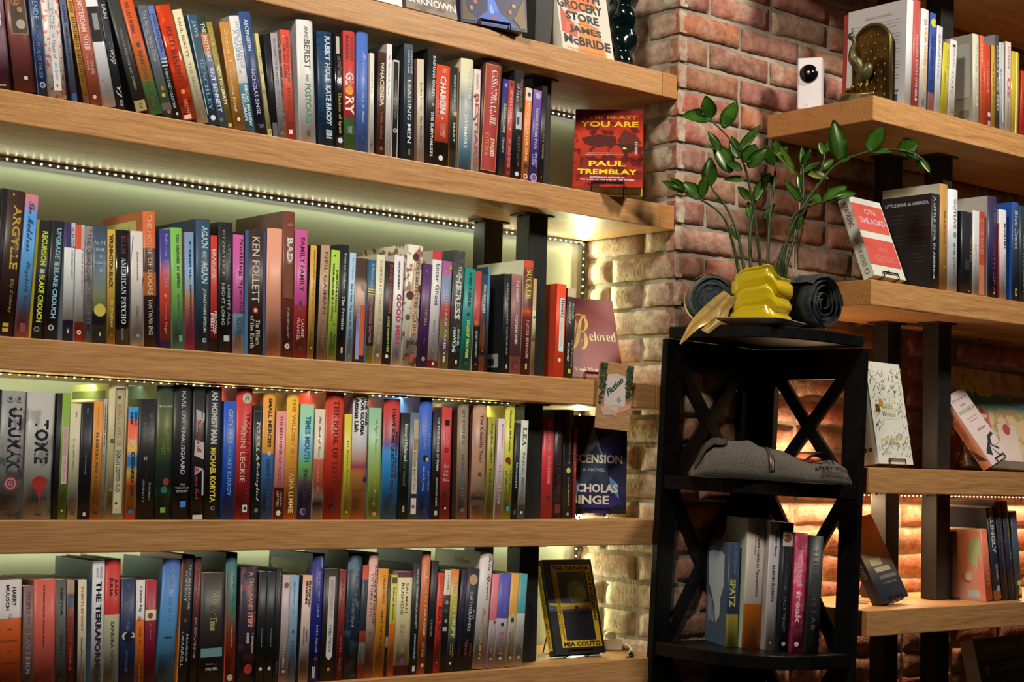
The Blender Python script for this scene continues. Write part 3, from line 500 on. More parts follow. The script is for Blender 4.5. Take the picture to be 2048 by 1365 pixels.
S2|-0.9924|0.012|0.0283|0.2415|-0.0259|P|0:b44878,.585:ae4474,.59:b03028,1:a82c22|7a2c4a|pink-over-red paperback with brush capitals, beside the tallest reddish-brown hardback, on the second row|T.06 .48 .4 .75 4c1c34 n FAMILY FAMILY;D.57 .5 .13 3a3440;D.62 .4 .15 44485c;T.7 .84 .55 .75 d8a498 n LAURIE;T.69 .86 .22 .42 d8a498 n FRANKEL;D.925 .5 .2 3c1c1c|
S2|-0.9627|0.012|0.0144|0.2150|-0.0030|P|c08c3c|241e1c|amber paperback with tiny brown capitals, beside the pink-over-red paperback, on the second row|T.04 .72 .5 .75 9a5c28 n LESSER KNOWN MONSTERS OF THE 21ST CENTURY;T.75 .84 .45 .65 7a5428 n KIM FU;D.9 .5 .18 a86830|
S2|-0.9411|0.012|0.0211|0.2187|0.0054|P|a47c5c|221d1d|tan black-sided paperback with large thin capitals, beside the amber paperback, on the second row|T.06 .6 .4 .75 5c4434 n NEIL GAIMAN;T.65 .9 .4 .65 8a6a50 n MYTHOLOGY;T.92 .95 .5 .7 4c382c b K|
S2|-0.9173|0.012|0.0197|0.2114|0.0067|P|9cac3c|6a7428|lime green paperback with black witch lettering, beside the tan black-sided paperback, second row|T.18 .56 .62 .82 2c3018 b EVERYONE KNOWS;T.12 .64 .2 .42 2c3018 b YOUR MOTHER IS A WITCH;T.76 .9 .6 .8 2c3018 b RIVKA;T.74 .92 .25 .45 2c3018 b GALCHEN;D.05 .4 .1 4c5420;D.67 .6 .1 4c5420;R.96 .965 .3 .7 6a7430|
S2|-0.8960|0.012|0.0204|0.2238|0.0010|H|1b1a1d|141315|black hardback with white rounded serif lettering, beside the lime green paperback, second row|T.07 .38 .4 .7 c4bcb4 S Damon Galgut;T.44 .73 .35 .68 c4bcb4 S The Promise;R.88 .93 .4 .6 b4a478|
S2|-0.8751|0.012|0.0141|0.2105|0.0085|P|98a8b4|8496a4|pale blue paperback with dark italic title, beside the black hardback, on the second row|T.04 .25 .4 .7 b8c4cc i Max Gladstone;T.28 .85 .3 .7 34405c i This Is How You Lose the Time War;T.92 .96 .3 .6 7c8c9c i saga|
S2|-0.8602|0.012|0.0259|0.2019|0.0099|P|0:4a2e24,.18:3c2620,.2:54382c,.3:a87e68,.42:b08870,.52:8a6450,.6:54403c,1:4c3a3c|5c4438|brown portrait paperback with orange and lilac panels, beside the pale blue paperback|D.27 .85 .35 aa806a;R.45 .93 .55 .98 c05028;R.47 .97 .2 .53 8c80a4;T.5 .7 .28 .45 5c5478 b LOTUS GUARD|
S2|-0.8330|0.012|0.0208|0.2015|0.0050|P|0:2c5068,.28:2c5068,.285:a89838,.335:a89838,.34:5a2e2c,.76:5a2e2c,.77:3c3430,.83:3c3430,.835:a89c38,1:a49838|24455c|teal-maroon-yellow paperback with white rounded lettering, beside the brown portrait paperback, on the second row|R.29 .3 .1 .95 6a5a2c;R.315 .325 .1 .95 6a5a2c;T.03 .26 .42 .75 b0bcc0 n Afterlives;T.37 .8 .4 .75 a07a74 n Abdulrazak Gurnah;R.86 .9 .4 .65 3c4434;R0 1 0 .12 2c5068|
S2|-0.8118|0.012|0.0204|0.2135|0.0050|P|c4b494|a89878|creamy paperback with faint spaced serif capitals, beside the teal-maroon-yellow paperback, on the second row|T.05 .25 .4 .7 a89068 n GOMBRICH;T.27 .82 .4 .7 c09080 n A LITTLE HISTORY OF THE WORLD;D.92 .5 .2 a08c70|
S2|-0.7909|0.012|0.0210|0.2027|0.0066|P|1f1e20|16161a|black paperback with red and yellow capitals, beside the creamy paperback, on the second row|T.03 .5 .5 .85 b04034 bc DAVID GROSSMAN;T.53 .88 .45 .7 b0a838 bc A HORSE WALKS INTO A BAR;D.92 .5 .18 c4c0bc|
S2|-0.7688|0.012|0.0226|0.2163|0.0057|P|cdbcb4|b4a49c|white paperback with fat pink-red title, beside the black paperback, on the second row|T.05 .31 .4 .6 4a4450 b ARNON GRUNBERG;T.35 .8 .35 .85 b43448 b GOOD MEN;R.87 .93 .5 .65 2c3c6c|
S2|-0.7433|0.012|0.0384|0.2411|0.0350|H|ccbca8~8a5a48,14|c4b49c~7a4a3c,16|cream floral hardback with a scroll and witch emblem, beside the white paperback|V.08 .45 .76 .12 .76 .5 c09c78;R.1 .74 .52 .84 c09878;T.12 .74 .56 .8 3c2c28 S ONCE and FUTURE WITCHES;T.78 .9 .62 .75 5c4c44 n ALIX E;T.77 .93 .4 .54 5c4c44 n HARROW;D.1 .5 .2 5a2824;D.42 .28 .22 5c2c28;D.6 .22 .14 4c5436;D.35 .9 .16 6c302c;R.9 .95 .48 .7 a83c34|
S2|-0.7032|0.012|0.0229|0.2066|0.0287|P|4c2450|36203c|purple paperback with gold capitals, beside the cream floral hardback, on the second row|D.07 .4 .15 7a547c;T.27 .6 .42 .68 a08040 S SIDDHARTHA;T.72 .78 .45 .6 7c5c70 n Hesse;D.92 .5 .2 8c6c90|
S2|-0.6794|0.012|0.0246|0.2355|0.0265|H|0:b03438,.075:b03438,.08:c8b8b0,.935:c0b0a8,.94:b02e34,1:a82a30|a89888|red-capped white hardback with thin condensed black lettering, beside the purple paperback, second row|T.11 .47 .35 .75 544a4c n Enter Ghost;T.59 .86 .35 .6 88706c n Isabella Hammad;D.965 .5 .12 dcc8c0|
S2|-0.6524|0.012|0.0243|0.2176|0.0176|P|0:8a4a78,.12:a0506c,.16:6c708c,.35:5c6a80,.42:a03c34,.52:a43c34,.6:8a6c40,.7:9c8444,.8:8c4468,.92:a0944c,1:88845c|54506c|mauve painted paperback with pale spaced capitals, beside the red-capped white hardback, second row|T.08 .28 .65 .82 b0a0ac n JOSEPH;T.1 .22 .25 .45 b0a0ac n HAN;T.28 .88 .4 .65 b8b0bc n NUCLEAR FAMILY;R.88 .94 .4 .6 b8b0a8;D.06 .8 .2 b08c34|
S2|-0.6263|0.012|0.0287|0.2417|0.0315|H|3c3634~4c4a3c,16|2c2a28|dark marbled hardback with bold white stacked capitals, beside the mauve painted paperback|T.13 .22 .35 .65 b4b0a8 b THE;T.21 .58 .25 .75 ccc8c0 bc HEIRESS;T.66 .8 .6 .82 b4b4a8 bc RACHEL;T.65 .86 .2 .48 b4b4a8 bc HAWKINS;R.92 .95 .5 .7 b0aca4|
S2|-0.5972|0.012|0.0261|0.2083|0.0315|P|1f7468|185a50|teal paperback with yellow lower capitals, beside the dark marbled hardback, on the second row|T.04 .38 .4 .7 163c38 b ROBERT A HEINLEIN;D.45 .5 .14 163c38;T.51 .88 .4 .7 c4b840 b STARSHIP TROOPERS;D.93 .5 .14 164844|
S2|-0.5673|0.012|0.0176|0.2048|0.0149|P|0:a43430,.53:a03030,.56:201c1e,1:1c1a1c|b09880|red-over-black paperback with white foot capitals, beside the teal paperback, on the second row|T.08 .5 .35 .65 c06c60 n A FAREWELL TO ARMS;D.52 .4 .3 b06430;T.6 .86 .35 .65 a8a49c n ERNEST HEMINGWAY;D.93 .5 .1 b08838|
S2|-0.5493|0.012|0.0138|0.1994|0.0161|P|0:28384c,.15:2c3440,.4:302c30,.55:5c3424,.7:7a4424,.82:24201f,.86:c0602c,1:a85428|1d2430|dusky brown paperback with white brush title, beside the red-over-black paperback, on the second row|T.1 .4 .35 .8 ccc4bc bi SUN ALSO RISES;T.5 .8 .4 .75 b06830 K Ernest Hemingway|
S2|-0.5339|0.012|0.0070|0.2167|0.0103|P|0:3c6c8c,.3:33607c,.6:2c3e50,1:28303c|2c3238|slim blue paperback standing half hidden by the dusky brown one, beside the dusky brown paperback||
S2|-0.4849|0.012|0.0182|0.2066|-0.0142|H|1e1d20|1b1a1c|black hardback with blurb and barcode on its side, beside the slim blue paperback|T.09 .5 .4 .62 a09c98 n PATRICIA HIGHSMITH;T.53 .82 .4 .62 8c8884 n TALENTED MR RIPLEY;R.91 .95 .4 .6 a8a4a0|R.8 .94 .55 .9 948c80;R.85 .92 .6 .8 2c2a2a;R.1 .103 .1 .9 3c3838;R.2 .203 .1 .9 3c3838;R.3 .303 .1 .9 3c3838;R.4 .403 .1 .9 3c3838
S2|-0.4659|0.012|0.0275|0.2086|-0.0044|P|0:96605c,.1:7a4c48,.4:7c4a46,.66:5a3836,.82:6c403e,.83:b46a64,1:ae6660|4c2c2c|dusty pink paperback with white condensed capitals, beside the black hardback, on the second row|T.06 .28 .4 .7 ccb0a4 bc THE INTERIM;T.4 .7 .38 .65 ccb0a4 bc WOLFGANG HILBIG;D.92 .5 .18 6a3434|
S2|-0.4364|0.012|0.0262|0.2412|0.0137|H|0:b04430,.05:b04430,.1:5a2420,.4:64261f,.45:b04020,.5:6a2420,1:5c2220|c8bc9c|dark red hardback with spiky yellow title, beside the dusty pink paperback, second row|T.08 .34 .25 .78 c4c044 S SUCKER;D.45 .5 .14 c85c30;T.52 .86 .4 .7 c09488 S DANIEL HORNSBY;R.9 .95 .4 .6 b09048|
S2|-0.4095|0.012|0.0093|0.2044|0.0117|P|0:a88a60,.33:a88a60,.34:c8b488,.5:b8a478,.64:6c4438,.66:a88a60,1:a4845c|8c7048|slim tan paperback squeezed against the steel post, on the second row|D.4 .5 .3 3a3024|
S2|-0.2966|0.064|0.0268|0.2075|0.0122|P|d8421f|b8341c|orange-red paperback with a white title capsule, beside the slim tan paperback, second row|R.15 .71 .32 .82 d4ccc0;T.16 .36 .38 .78 28201f S Hornby;T.4 .66 .4 .7 b4a89c S High Fidelity;D.8 .45 .15 d8c8bc|
S2|-0.2677|0.064|0.0249|0.2007|0.0211|P|0:b89878,.09:b89878,.1:34261f,.6:2c2220,1:28211f|281e1c|brown-black paperback with pale condensed capitals, beside the orange-red paperback, on the second row|T.16 .34 .6 .8 b0a498 bi KHALED;T.15 .39 .2 .5 b0a498 bi HOSSEINI;T.56 .86 .65 .82 8c8478 i AND THE MOUNTAINS;T.6 .8 .2 .45 b0a498 b ECHOED;R.88 .93 .35 .65 c0a040|
S3|-1.5558|0.012|0.0063|0.2126|-0.0041|P|1a1618|161214|black paperback at the cut-off end beside the grey manga volume, on the third row||
S3|-1.5491|0.012|0.0425|0.2115|-0.0042|H|847c78~5c5856,9|6a6462|thick grey volume with skull art and red spiral, beside the black paperback|T.13 .63 .3 .85 1e1e24 bc UZUMAKI;D.72 .5 .3 8a2c2c;D.72 .5 .22 9a8884;D.72 .5 .16 8a2c2c;D.72 .5 .09 9a8884;D.72 .5 .05 8a2c2c;D.06 .35 .14 a09a94;D.06 .7 .14 a09a94;D.06 .35 .07 4a4646;D.06 .7 .07 4a4646;H.82 .86 .15 .8 24242a bc JUNJI ITO;H.955 .97 .3 .6 2a2a2e b viz|
S3|-1.5023|0.012|0.0496|0.2115|-0.0140|H|a4988f~827a74,5|7c746e|thick pale grey volume with a red balloon splash, beside the thick grey volume|T.22 .56 .28 .78 1e1e24 bc TOMIE;D.72 .5 .26 98281e;V.76 .42 .76 .6 .92 .52 98281e;H.82 .86 .22 .78 28282c bc JUNJI ITO;H.955 .97 .35 .62 2a2a2e b viz|
S3|-1.4519|0.012|0.0084|0.2116|-0.0050|P|262024|1b171a|narrow black paperback squeezed between grey volume and green spine, on the third row||
S3|-1.4431|0.012|0.0146|0.2124|-0.0052|P|748c34|5c7028|grass green paperback with pale pink title panel, beside the narrow black paperback|R.27 .72 .2 .85 c8a49c;T.29 .5 .35 .7 c06c74 n CAT LIONS;T.52 .7 .35 .7 c06c74 n THE SHADOW;D.93 .45 .15 88a048|
S3|-1.4271|0.012|0.0192|0.1955|-0.0100|P|b8a888|201c20|ivory paperback with tiny lettering and a ruled line, beside the grass green paperback|T.07 .12 .5 .65 6a6050 n kaur;T.3 .57 .35 .52 8a7c64 n the sun and her flowers;R.85 .855 0 1 4c4840;R.93 .96 .4 .6 3a362f|
S3|-1.4074|0.012|0.0221|0.1985|-0.0102|P|1c1a1f|18161a|black paperback with tiny white lettering beside the ivory one, on the third row|T.05 .11 .45 .6 9a9490 n kaur;T.43 .62 .4 .55 8a8480 n milk and honey;R.94 .97 .4 .62 b8b0ac|
S3|-1.3848|0.012|0.0178|0.2012|-0.0105|P|c07830|9a5c26|apricot paperback with dark serif capitals, beside the black paperback, on the third row|T.05 .22 .35 .55 d8a470 i Daniel Keyes;T.26 .9 .3 .6 603a1c S FLOWERS FOR ALGERNON;R.94 .955 .3 .7 2a2018|
S3|-1.3666|0.012|0.0064|0.2061|-0.0108|P|988c84|807670|narrow grey paperback with fine two-tone capitals, beside the apricot paperback, on the third row|T.05 .4 .3 .65 5c5050 b DEATH IS HARD WORK;T.46 .9 .3 .65 a05a44 b KHALED KHALIFA|
S3|-1.3560|0.012|0.0360|0.2327|-0.0138|H|b09c74|8c8a54|tall beige hardback with ornate frame and botanical border, beside the narrow grey paperback|R.03 .97 .3 .85 5c523c;R.045 .955 .34 .81 b49c74;R.07 .92 .42 .68 bcac84;T.15 .46 .44 .66 a86450 bc BARBARA KINGSOLVER;T.49 .8 .44 .66 3c485c bc DEMON COPPERHEAD;D.88 .5 .07 3c3428;D.42 .22 .1 5c6038;D.78 .25 .12 6a6444;D.1 .5 .08 4c4c34|R.05 .12 .05 .92 4c4c28;R.14 .4 .05 .92 6c6c38;D.2 .3 .1 3c4024;D.22 .6 .12 3c4024
S3|-1.3196|0.012|0.0195|0.1947|-0.0141|P|0:2c7cb0,.1:2c74a4,.13:c04c2c,.28:c8502c,.38:d0a038,.45:2c6c9c,.52:2c6c9c,.58:d0b03c,.7:c84c2c,.85:d09030,1:c85428|8c3c24|rainbow paperback with a white triangle, beside the tall beige hardback, on the third row|V.28 .05 .28 .95 .36 .5 c8b8a0;T.04 .16 .6 .85 1c2c44 b GWEN E;T.05 .16 .2 .45 1c2c44 b KIRBY;T.4 .8 .38 .72 24201f bi CASSANDRA SAW;D.93 .45 .22 2c5c88|
S3|-1.2992|0.012|0.0347|0.2092|-0.0169|P|1f1d1f|181618|wide black paperback with sparse grey capitals and W logo, beside the rainbow paperback|T.12 .36 .62 .75 7c7674 n SCHINDLERS;T.2 .28 .3 .42 7c7674 n LIST;H.48 .51 .3 .55 b0a8a0 S W;T.69 .84 .62 .74 7c7674 n THOMAS;T.67 .86 .28 .4 7c7674 n KENEALLY;R.05 .97 .5 .51 40302c|
S3|-1.2630|0.012|0.0319|0.2348|-0.0219|H|0:283028,.12:343c28,.3:4c5424,.5:38441f,.6:22302c,.75:2c3428,.8:2c6048,.9:1c2c24,1:182420|1a201c|mossy green hardback with a red lantern glow, beside the wide black paperback|H.15 .17 .1 .95 a8a898 bc TJ KLUNE;T.32 .5 .62 .8 6c7844 n IN THE LIVES;T.35 .52 .3 .48 6c7844 n OF PUPPETS;D.72 .6 .2 843024;D.78 .5 .2 246048;R.91 .95 .3 .6 6c9034|
S3|-1.2302|0.012|0.0370|0.2381|-0.0241|H|1c191c|141214|black hardback with spaced white capitals and blue square, beside the mossy green hardback|T.05 .67 .4 .62 bcb4ac n KARL OVE KNAUSGAARD;H.735 .75 .4 .65 9c948c n THE;H.76 .775 .15 .9 9c948c n WOLVES OF;H.785 .8 .22 .85 9c948c n ETERNITY;R.865 .91 .42 .72 3c74b0|
S3|-1.1923|0.012|0.0246|0.2360|-0.0262|P|1f1c20|171518|black paperback with white torn panels and red handwriting, beside the black hardback|V.17 .25 .2 .95 .35 .3 b4a49c;V.35 .3 .25 .95 .2 .95 b4a49c;V.4 .2 .55 .95 .42 .95 b4a49c;V.4 .2 .52 .15 .55 .95 b4a49c;V.6 .2 .62 .95 .67 .2 b4a49c;R.63 .82 .8 .95 b4a49c;T.25 .5 .35 .75 a83430 K Dear Mr M;T.6 .85 .25 .6 9c2c2c K Herman Koch;R.965 1 .1 .9 b4a898|
S3|-1.1660|0.012|0.0323|0.2370|-0.0217|H|1f1b1d|171416|black hardback with white and yellow condensed capitals, beside the black paperback, third row|T.03 .43 .3 .7 d0c8c0 bc AN HONEST MAN;T.46 .87 .3 .65 c4ac30 bc MICHAEL KORYTA;D.915 .5 .12 908884;D.915 .5 .08 1f1b1d|
S3|-1.1303|0.012|0.0255|0.2132|-0.0212|P|24489c|1c3670|royal blue paperback with narrow white and pale blue capitals, beside the black hardback|T.07 .36 .35 .72 b8bcc8 bc GREY BEES;T.38 .8 .35 .68 6888b8 bc ANDREY KURKOV|
S3|-1.1038|0.012|0.0332|0.2389|-0.0182|H|b02c2c|6c1818|crimson hardback with cream disc and mountain, beside the royal blue paperback, third row|D.08 .62 .31 c4b098;V.05 .62 .1 .45 .1 .78 1c1a1a;T.19 .82 .6 .85 5c1c1c n TRANSLATION STATE;T.29 .72 .25 .55 cc9c88 n ANN LECKIE;R.89 .945 .45 .75 ccc0b4;D.917 .6 .1 1c1a1a|
S3|-1.0692|0.012|0.0183|0.2077|-0.0176|P|1a1b1e|16161a|small black paperback with white calligraphic title, beside the crimson hardback, on the third row|H.045 .055 .1 .9 8a8480 n HARPER LEE;T.14 .48 .35 .75 c4bcb0 bi TO KILL A;T.48 .84 .3 .8 c4bcb0 K Mockingbird;D.92 .5 .22 4c705c|
S3|-1.0499|0.012|0.0257|0.2323|-0.0105|H|0:c88434,.475:c48030,.48:42689c,1:3c6498|804c38|orange-and-blue hardback with dark spaced capitals, beside the small black paperback, on the third row|T.04 .43 .4 .7 38281c b SMALL MERCIES;D.48 .55 .14 d0b890;T.53 .96 .35 .65 24344c b DENNIS LEHANE|
S3|-1.0229|0.012|0.0222|0.1999|-0.0051|P|0:c47870,.7:bf706a,.71:5c241f,1:6c3028|8a4a44|rose pink paperback with dark red foot, beside the orange-and-blue hardback, on the third row|T.04 .69 .35 .62 8c4444 n THE BEEKEEPER OF ALEPPO;T.75 .88 .55 .75 c49088 n CHRISTY;T.74 .88 .25 .45 c49088 n LEFTERI;D.94 .45 .22 d0b0a4|
S3|-0.9997|0.012|0.0270|0.2326|-0.0082|H|0:d09c30,.4:cc9030,.7:cc7c30,1:c86c34|785c14|golden yellow hardback with tangerine ghosted capitals, beside the rose pink paperback, third row|T.03 .55 .4 .7 d87c30 b THE WILDEST SUN;T.58 .62 .3 .6 c06828 b B;T.63 .95 .3 .7 e0b468 n ASHA LEMMIE|
S3|-0.9717|0.012|0.0305|0.2152|0.0008|P|0:88a884,.2:80a48c,.4:7090a8,.52:6a9858,.6:6c8c4c,.68:6c4c4c,.8:3c2c50,1:34285c|54684c|sea green-to-purple paperback with teal capitals, beside the golden yellow hardback, on the third row|T.1 .5 .35 .75 28748c b TIMES MOUTH;T.56 .82 .35 .65 3a2c40 n EDAN LEPUCKI;D.93 .4 .22 8c6c7c;D.93 .45 .17 34285c|
S3|-0.9382|0.012|0.0230|0.2070|-0.0038|P|0:c0a890,.44:bca48c,.46:b4583c,.7:b04c34,.8:b8a08c,.86:1e1a1e,.94:ac9c8c,1:a49888|908070|cream paperback with orange figure and brushy title, beside the sea green-to-purple paperback|T.06 .44 .3 .6 4c3c34 K The Book of Goose;T.5 .75 .3 .55 d08464 K Yiyun Li|
S3|-0.9142|0.012|0.0419|0.2395|-0.0019|H|b02e1c|70140f|fiery red hardback with dark engraved serif capitals, beside the cream paperback, third row|T.06 .72 .4 .7 641a12 S THE BOOK OF LOVE;T.765 .83 .5 .72 6c1c14 S KELLY;T.8 .87 .25 .47 6c1c14 S LINK;D.92 .5 .16 4c1410|
S3|-0.8696|0.012|0.0169|0.2004|-0.0133|P|b8a030|8c6c28|bright yellow paperback with small olive serif lettering, beside the fiery red hardback|T.25 .72 .4 .62 6c601f S Dr Sonne-Stimme;D.93 .5 .2 4c4420;D.93 .5 .12 b8a030|
S3|-0.8508|0.012|0.0361|0.2394|-0.0089|H|0:b4a8a4,.4:b0a4a0,.52:b08074,.58:9c3c4c,.62:c0743c,.76:c0743c,.77:b85c38,.79:c07840,1:bc6c3c|685060|pale lilac-grey hardback with a purple peak over orange field, beside the bright yellow paperback|V.42 .98 .54 .02 .6 .98 b05040;V.54 .05 .68 .98 .5 .98 802c60;R.66 .7 .75 1 2c2448;T.03 .25 .75 .95 1e1c20 b THE WAR;T.03 .33 .45 .7 1e1c20 b FOR GLORIA;T.03 .3 .1 .36 1e1c20 b Atticus Lish;V.93 .2 .93 .35 .95 .28 5c2c1c|
S3|-0.8120|0.012|0.0303|0.2150|-0.0198|P|0:7a9878,.2:809c7c,.5:8c9c5c,.6:94a04c,1:8ca048|5c7054|sage-to-lime paperback with faint script, beside the pale lilac-grey hardback, on the third row|T.1 .42 .4 .7 988c64 K A Light Summer;T.58 .88 .35 .6 a89844 K Beth Morrey;D.95 .5 .14 b8604c|
S3|-0.7797|0.012|0.0400|0.2343|0.0011|H|0:9c2c28,.12:a8302c,.3:8c3844,.38:5c4c78,.45:3c80b4,.6:3484bc,.9:347cac,1:2c688c|5a1c1c|red-to-blue hardback with ragged dark title, beside the sage-to-lime paperback, on the third row|T.08 .88 .42 .66 3c1c24 b I HAVE SOME QUESTIONS FOR YOU;T.27 .66 .7 .85 44202c b REBECCA MAKKAI;R.86 .9 .45 .5 1c3448|
S3|-0.7388|0.012|0.0218|0.2072|-0.0010|P|1a1a1a|151515|black paperback with white and green serif lettering, beside the red-to-blue hardback, third row|T.1 .45 .4 .75 bcb8ac bc Bernard Malamud;T.45 .68 .35 .65 3c5434 bc The Natural;R.87 .93 .4 .6 90887c|
S3|-0.7161|0.012|0.0235|0.2092|-0.0032|P|505866|3c444f|grey-blue paperback with cream label panels, beside the black paperback, on the third row|R.06 .25 .35 .85 b49c80;R.28 .76 .3 .82 b8a488;R.28 .35 .4 .75 a8783c;T.37 .74 .4 .7 7a5c4c n INVISIBLE MAN STORIES;R.8 .95 .25 .8 bcaca0;D.88 .5 .16 8c3c34|
S3|-0.6921|0.012|0.0318|0.2410|-0.0041|H|30509c|243c74|vivid blue hardback with pale serif capitals and masked face, beside the grey-blue paperback|T.2 .4 .65 .83 8ca0c8 n TOMAS;T.17 .42 .32 .5 8ca0c8 n NEVINSON;D.5 .5 .2 16181c;D.51 .6 .12 b8b048;T.6 .77 .65 .83 8ca0c8 n JAVIER;T.57 .77 .28 .46 8ca0c8 n MARIAS;R.905 .95 .35 .65 1e2850|
S3|-0.6591|0.012|0.0211|0.2143|-0.0044|P|1b191b|171517|black paperback with thin white condensed capitals, beside the vivid blue hardback, third row|T.05 .55 .45 .72 bcb4ac bc THE TWENTY DAYS OF TURIN;T.61 .88 .45 .65 9c948c bc GIORGIO DE MARIA;R.92 .96 .35 .7 a49c94|
S3|-0.6374|0.012|0.0251|0.2235|-0.0053|P|a82e2e|741c1c|cherry red paperback with sun motif and white script, beside the black paperback|R.11 .16 .3 .75 2c1818;T.21 .29 .6 .75 c87c74 n GABRIEL;T.22 .3 .35 .5 c87c74 n GARCIA;D.38 .5 .2 6c2018;D.38 .5 .12 a82e2e;H.5 .54 .25 .75 dcb0a4 K Love;H.55 .58 .3 .7 dcb0a4 K in the;H.59 .62 .25 .75 dcb0a4 K Time of;H.63 .66 .2 .8 dcb0a4 K Cholera;D.76 .45 .16 3c1a1a;D.9 .5 .1 d8b8ac|
S3|-0.5942|0.012|0.0282|0.2323|-0.0147|H|0:7c6450,.5:806850,1:8c705c|3c2a22|khaki brown hardback with slate blue capitals, beside the cherry red paperback, third row|T.05 .35 .35 .6 5c5c60 n MY FRIENDS;T.44 .82 .35 .6 4c5468 n HISHAM MATAR;D.92 .5 .2 4c4c50|
S3|-0.5575|0.012|0.0366|0.2336|0.0008|H|0:a4785c,.3:906450,.55:a87c60,.75:b08468,.82:5c4438,.9:a87c64,1:b48470|5c3024|tan parchment hardback with serif title and dark smudge, beside the khaki brown hardback|T.09 .51 .4 .7 5c3c34 S The Ghastly Year;R.59 .625 .42 .65 5c342c;T.73 .8 .4 .6 744c3c n Diana;R.83 .88 .05 .95 443630;D.955 .6 .1 5c342c|
S3|-0.5203|0.012|0.0191|0.2088|0.0066|P|8a7c2c|6c6024|olive yellow paperback with wide dark serif lettering, beside the tan parchment hardback|T.05 .45 .35 .7 3c3818 S Angelas Ashes;T.5 .88 .35 .68 3c3818 S Frank McCourt;D.94 .5 .1 3c3818|
S3|-0.4965|0.012|0.0193|0.2065|0.0221|P|b8a09c|a89488|pinkish white paperback with pale rose lettering, beside the olive yellow paperback, third row|T.05 .3 .5 .7 c0847c n McDERMOTT;T.45 .85 .3 .7 bc847c S Ninth Hour|
S3|-0.4761|0.012|0.0251|0.2337|0.0183|H|b4a83c|7c7428|lemon yellow hardback with handwritten title and dog, beside the pinkish white paperback|T.03 .4 .4 .62 4c441c i Elizabeth McKenzie;D.48 .4 .25 6c301c;D.5 .55 .16 743420;T.56 .8 .6 .8 4c441c i The Dog;T.57 .85 .2 .45 4c441c i of the North;R.885 .925 .4 .75 3c8090|
S3|-0.4501|0.012|0.0150|0.1992|0.0230|P|1a191c|161518|black paperback with slate and white serif lettering, beside the lemon yellow hardback|T.03 .35 .35 .75 4c5460 S Ian McEwan;T.4 .68 .35 .75 b4aca8 S Atonement;R.9 .95 .3 .6 4c4848|
S3|-0.4347|0.012|0.0197|0.2054|0.0230|P|0:b0a898,.85:a8a094,.86:5a7c8c,1:4c7080|8c8478|off-white paperback with dark serif capitals and blue foot, beside the black paperback|T.07 .26 .25 .8 4c4844 S LEA;T.33 .83 .35 .68 5c6468 n PASCAL MERCIER;D.93 .5 .14 ccc8c0|
S3|-0.3283|0.060|0.0325|0.2147|0.0023|P|0:bc2c30,.6:b82830,1:a82828|783040|bright red paperback with pale capitals and dark blot, beside the off-white paperback|T.03 .33 .45 .7 cc8c84 bc EXCAVATIONS;T.38 .66 .45 .7 c87c74 bc HANNAH MICHELL;D.8 .6 .16 4c1c1f;D.86 .6 .1 4c1c1f|
S3|-0.2939|0.060|0.0266|0.2321|-0.0046|H|231819|1a1213|blackish-red hardback with maroon capitals, beside the bright red paperback, on the third row|T.1 .36 .35 .75 401f1f b THE RED;T.4 .78 .35 .75 401f1f b HOTEL NOVEL;R.87 .95 .2 .8 5c241c|
S3|-0.2660|0.060|0.0281|0.2352|-0.0020|H|262124|1e1a1c|black hardback with yellow lettering and a round moon, beside the blackish-red hardback|T.03 .5 .45 .68 a89c54 n Moonrise Over New Jessup;D.56 .5 .22 b8ac54;T.62 .88 .45 .65 a09050 n Jamila Minnicks;V.93 .5 .97 .35 .97 .65 8c8484|
S3|-0.2359|0.060|0.0077|0.1962|-0.0098|P|8a2c24|5c1c18|thin brick red paperback standing by the face-out dark book, beside the black hardback|T.05 .5 .3 .7 b4605c n SUNSET|
S4|-1.5306|0.012|0.0388|0.2030|-0.0405|P|0:b0a09c,.305:ac9c98,.31:b04a1c,1:a84014|845040|thick white-and-orange paperback with stacked dark capitals, beside the dusty mauve paperback, bottom row|T.06 .21 .58 .76 2c2628 n HARRY;T.04 .24 .3 .46 2c2628 n MULISCH;D.29 .5 .1 b8a498;H.39 .405 .35 .6 5c2a14 n THE;H.48 .495 .1 .9 5c2a14 n DISCOVERY;H.565 .58 .4 .6 5c2a14 n OF;H.655 .67 .15 .85 5c2a14 n HEAVEN|
S4|-1.4891|0.012|0.0177|0.1926|-0.0402|P|6c4c48|54383a|dusty mauve paperback with raised silvery capitals, beside the thick white-and-orange paperback, bottom row|T.05 .45 .35 .75 7c5c58 n PEOPLE OF THE;T.4 .75 .3 .7 887470 S LANTERN|
S4|-1.4710|0.012|0.0388|0.2021|-0.0403|P|b04a3c|843428|wide coral paperback with one thin dark line of lettering, beside the dusty mauve paperback|T.04 .56 .42 .5 742c28 b THE TRANSLATION OF LOVE AND MEMORY|
S4|-1.4316|0.012|0.0182|0.2019|-0.0412|P|4c4642|3a3634|charcoal grey paperback with faint dark capitals, beside the wide coral paperback, bottom row|T.07 .3 .4 .68 383432 b NESTOR;T.45 .65 .4 .68 383432 b CONTE;D.82 .5 .12 28241f|
S4|-1.4129|0.012|0.0135|0.2010|-0.0373|P|0:8c7058,.1:84684f,.13:3c3438,.18:2c3848,.22:3c2420,.25:6c241c,1:5c2019|4c3028|tan-topped dark red paperback with faint lettering, beside the charcoal grey paperback, bottom row|T.3 .75 .35 .65 8c3c2c b AMONG FRIENDS|
S4|-1.3926|0.012|0.0155|0.2009|-0.0403|P|b09c80|2c2228|pale bone paperback with red title and grey author, beside the tan-topped dark red paperback|T.05 .43 .35 .62 a05844 n THISTLEFOOT;T.48 .88 .35 .6 5c5044 n GennaRose Nethercott|
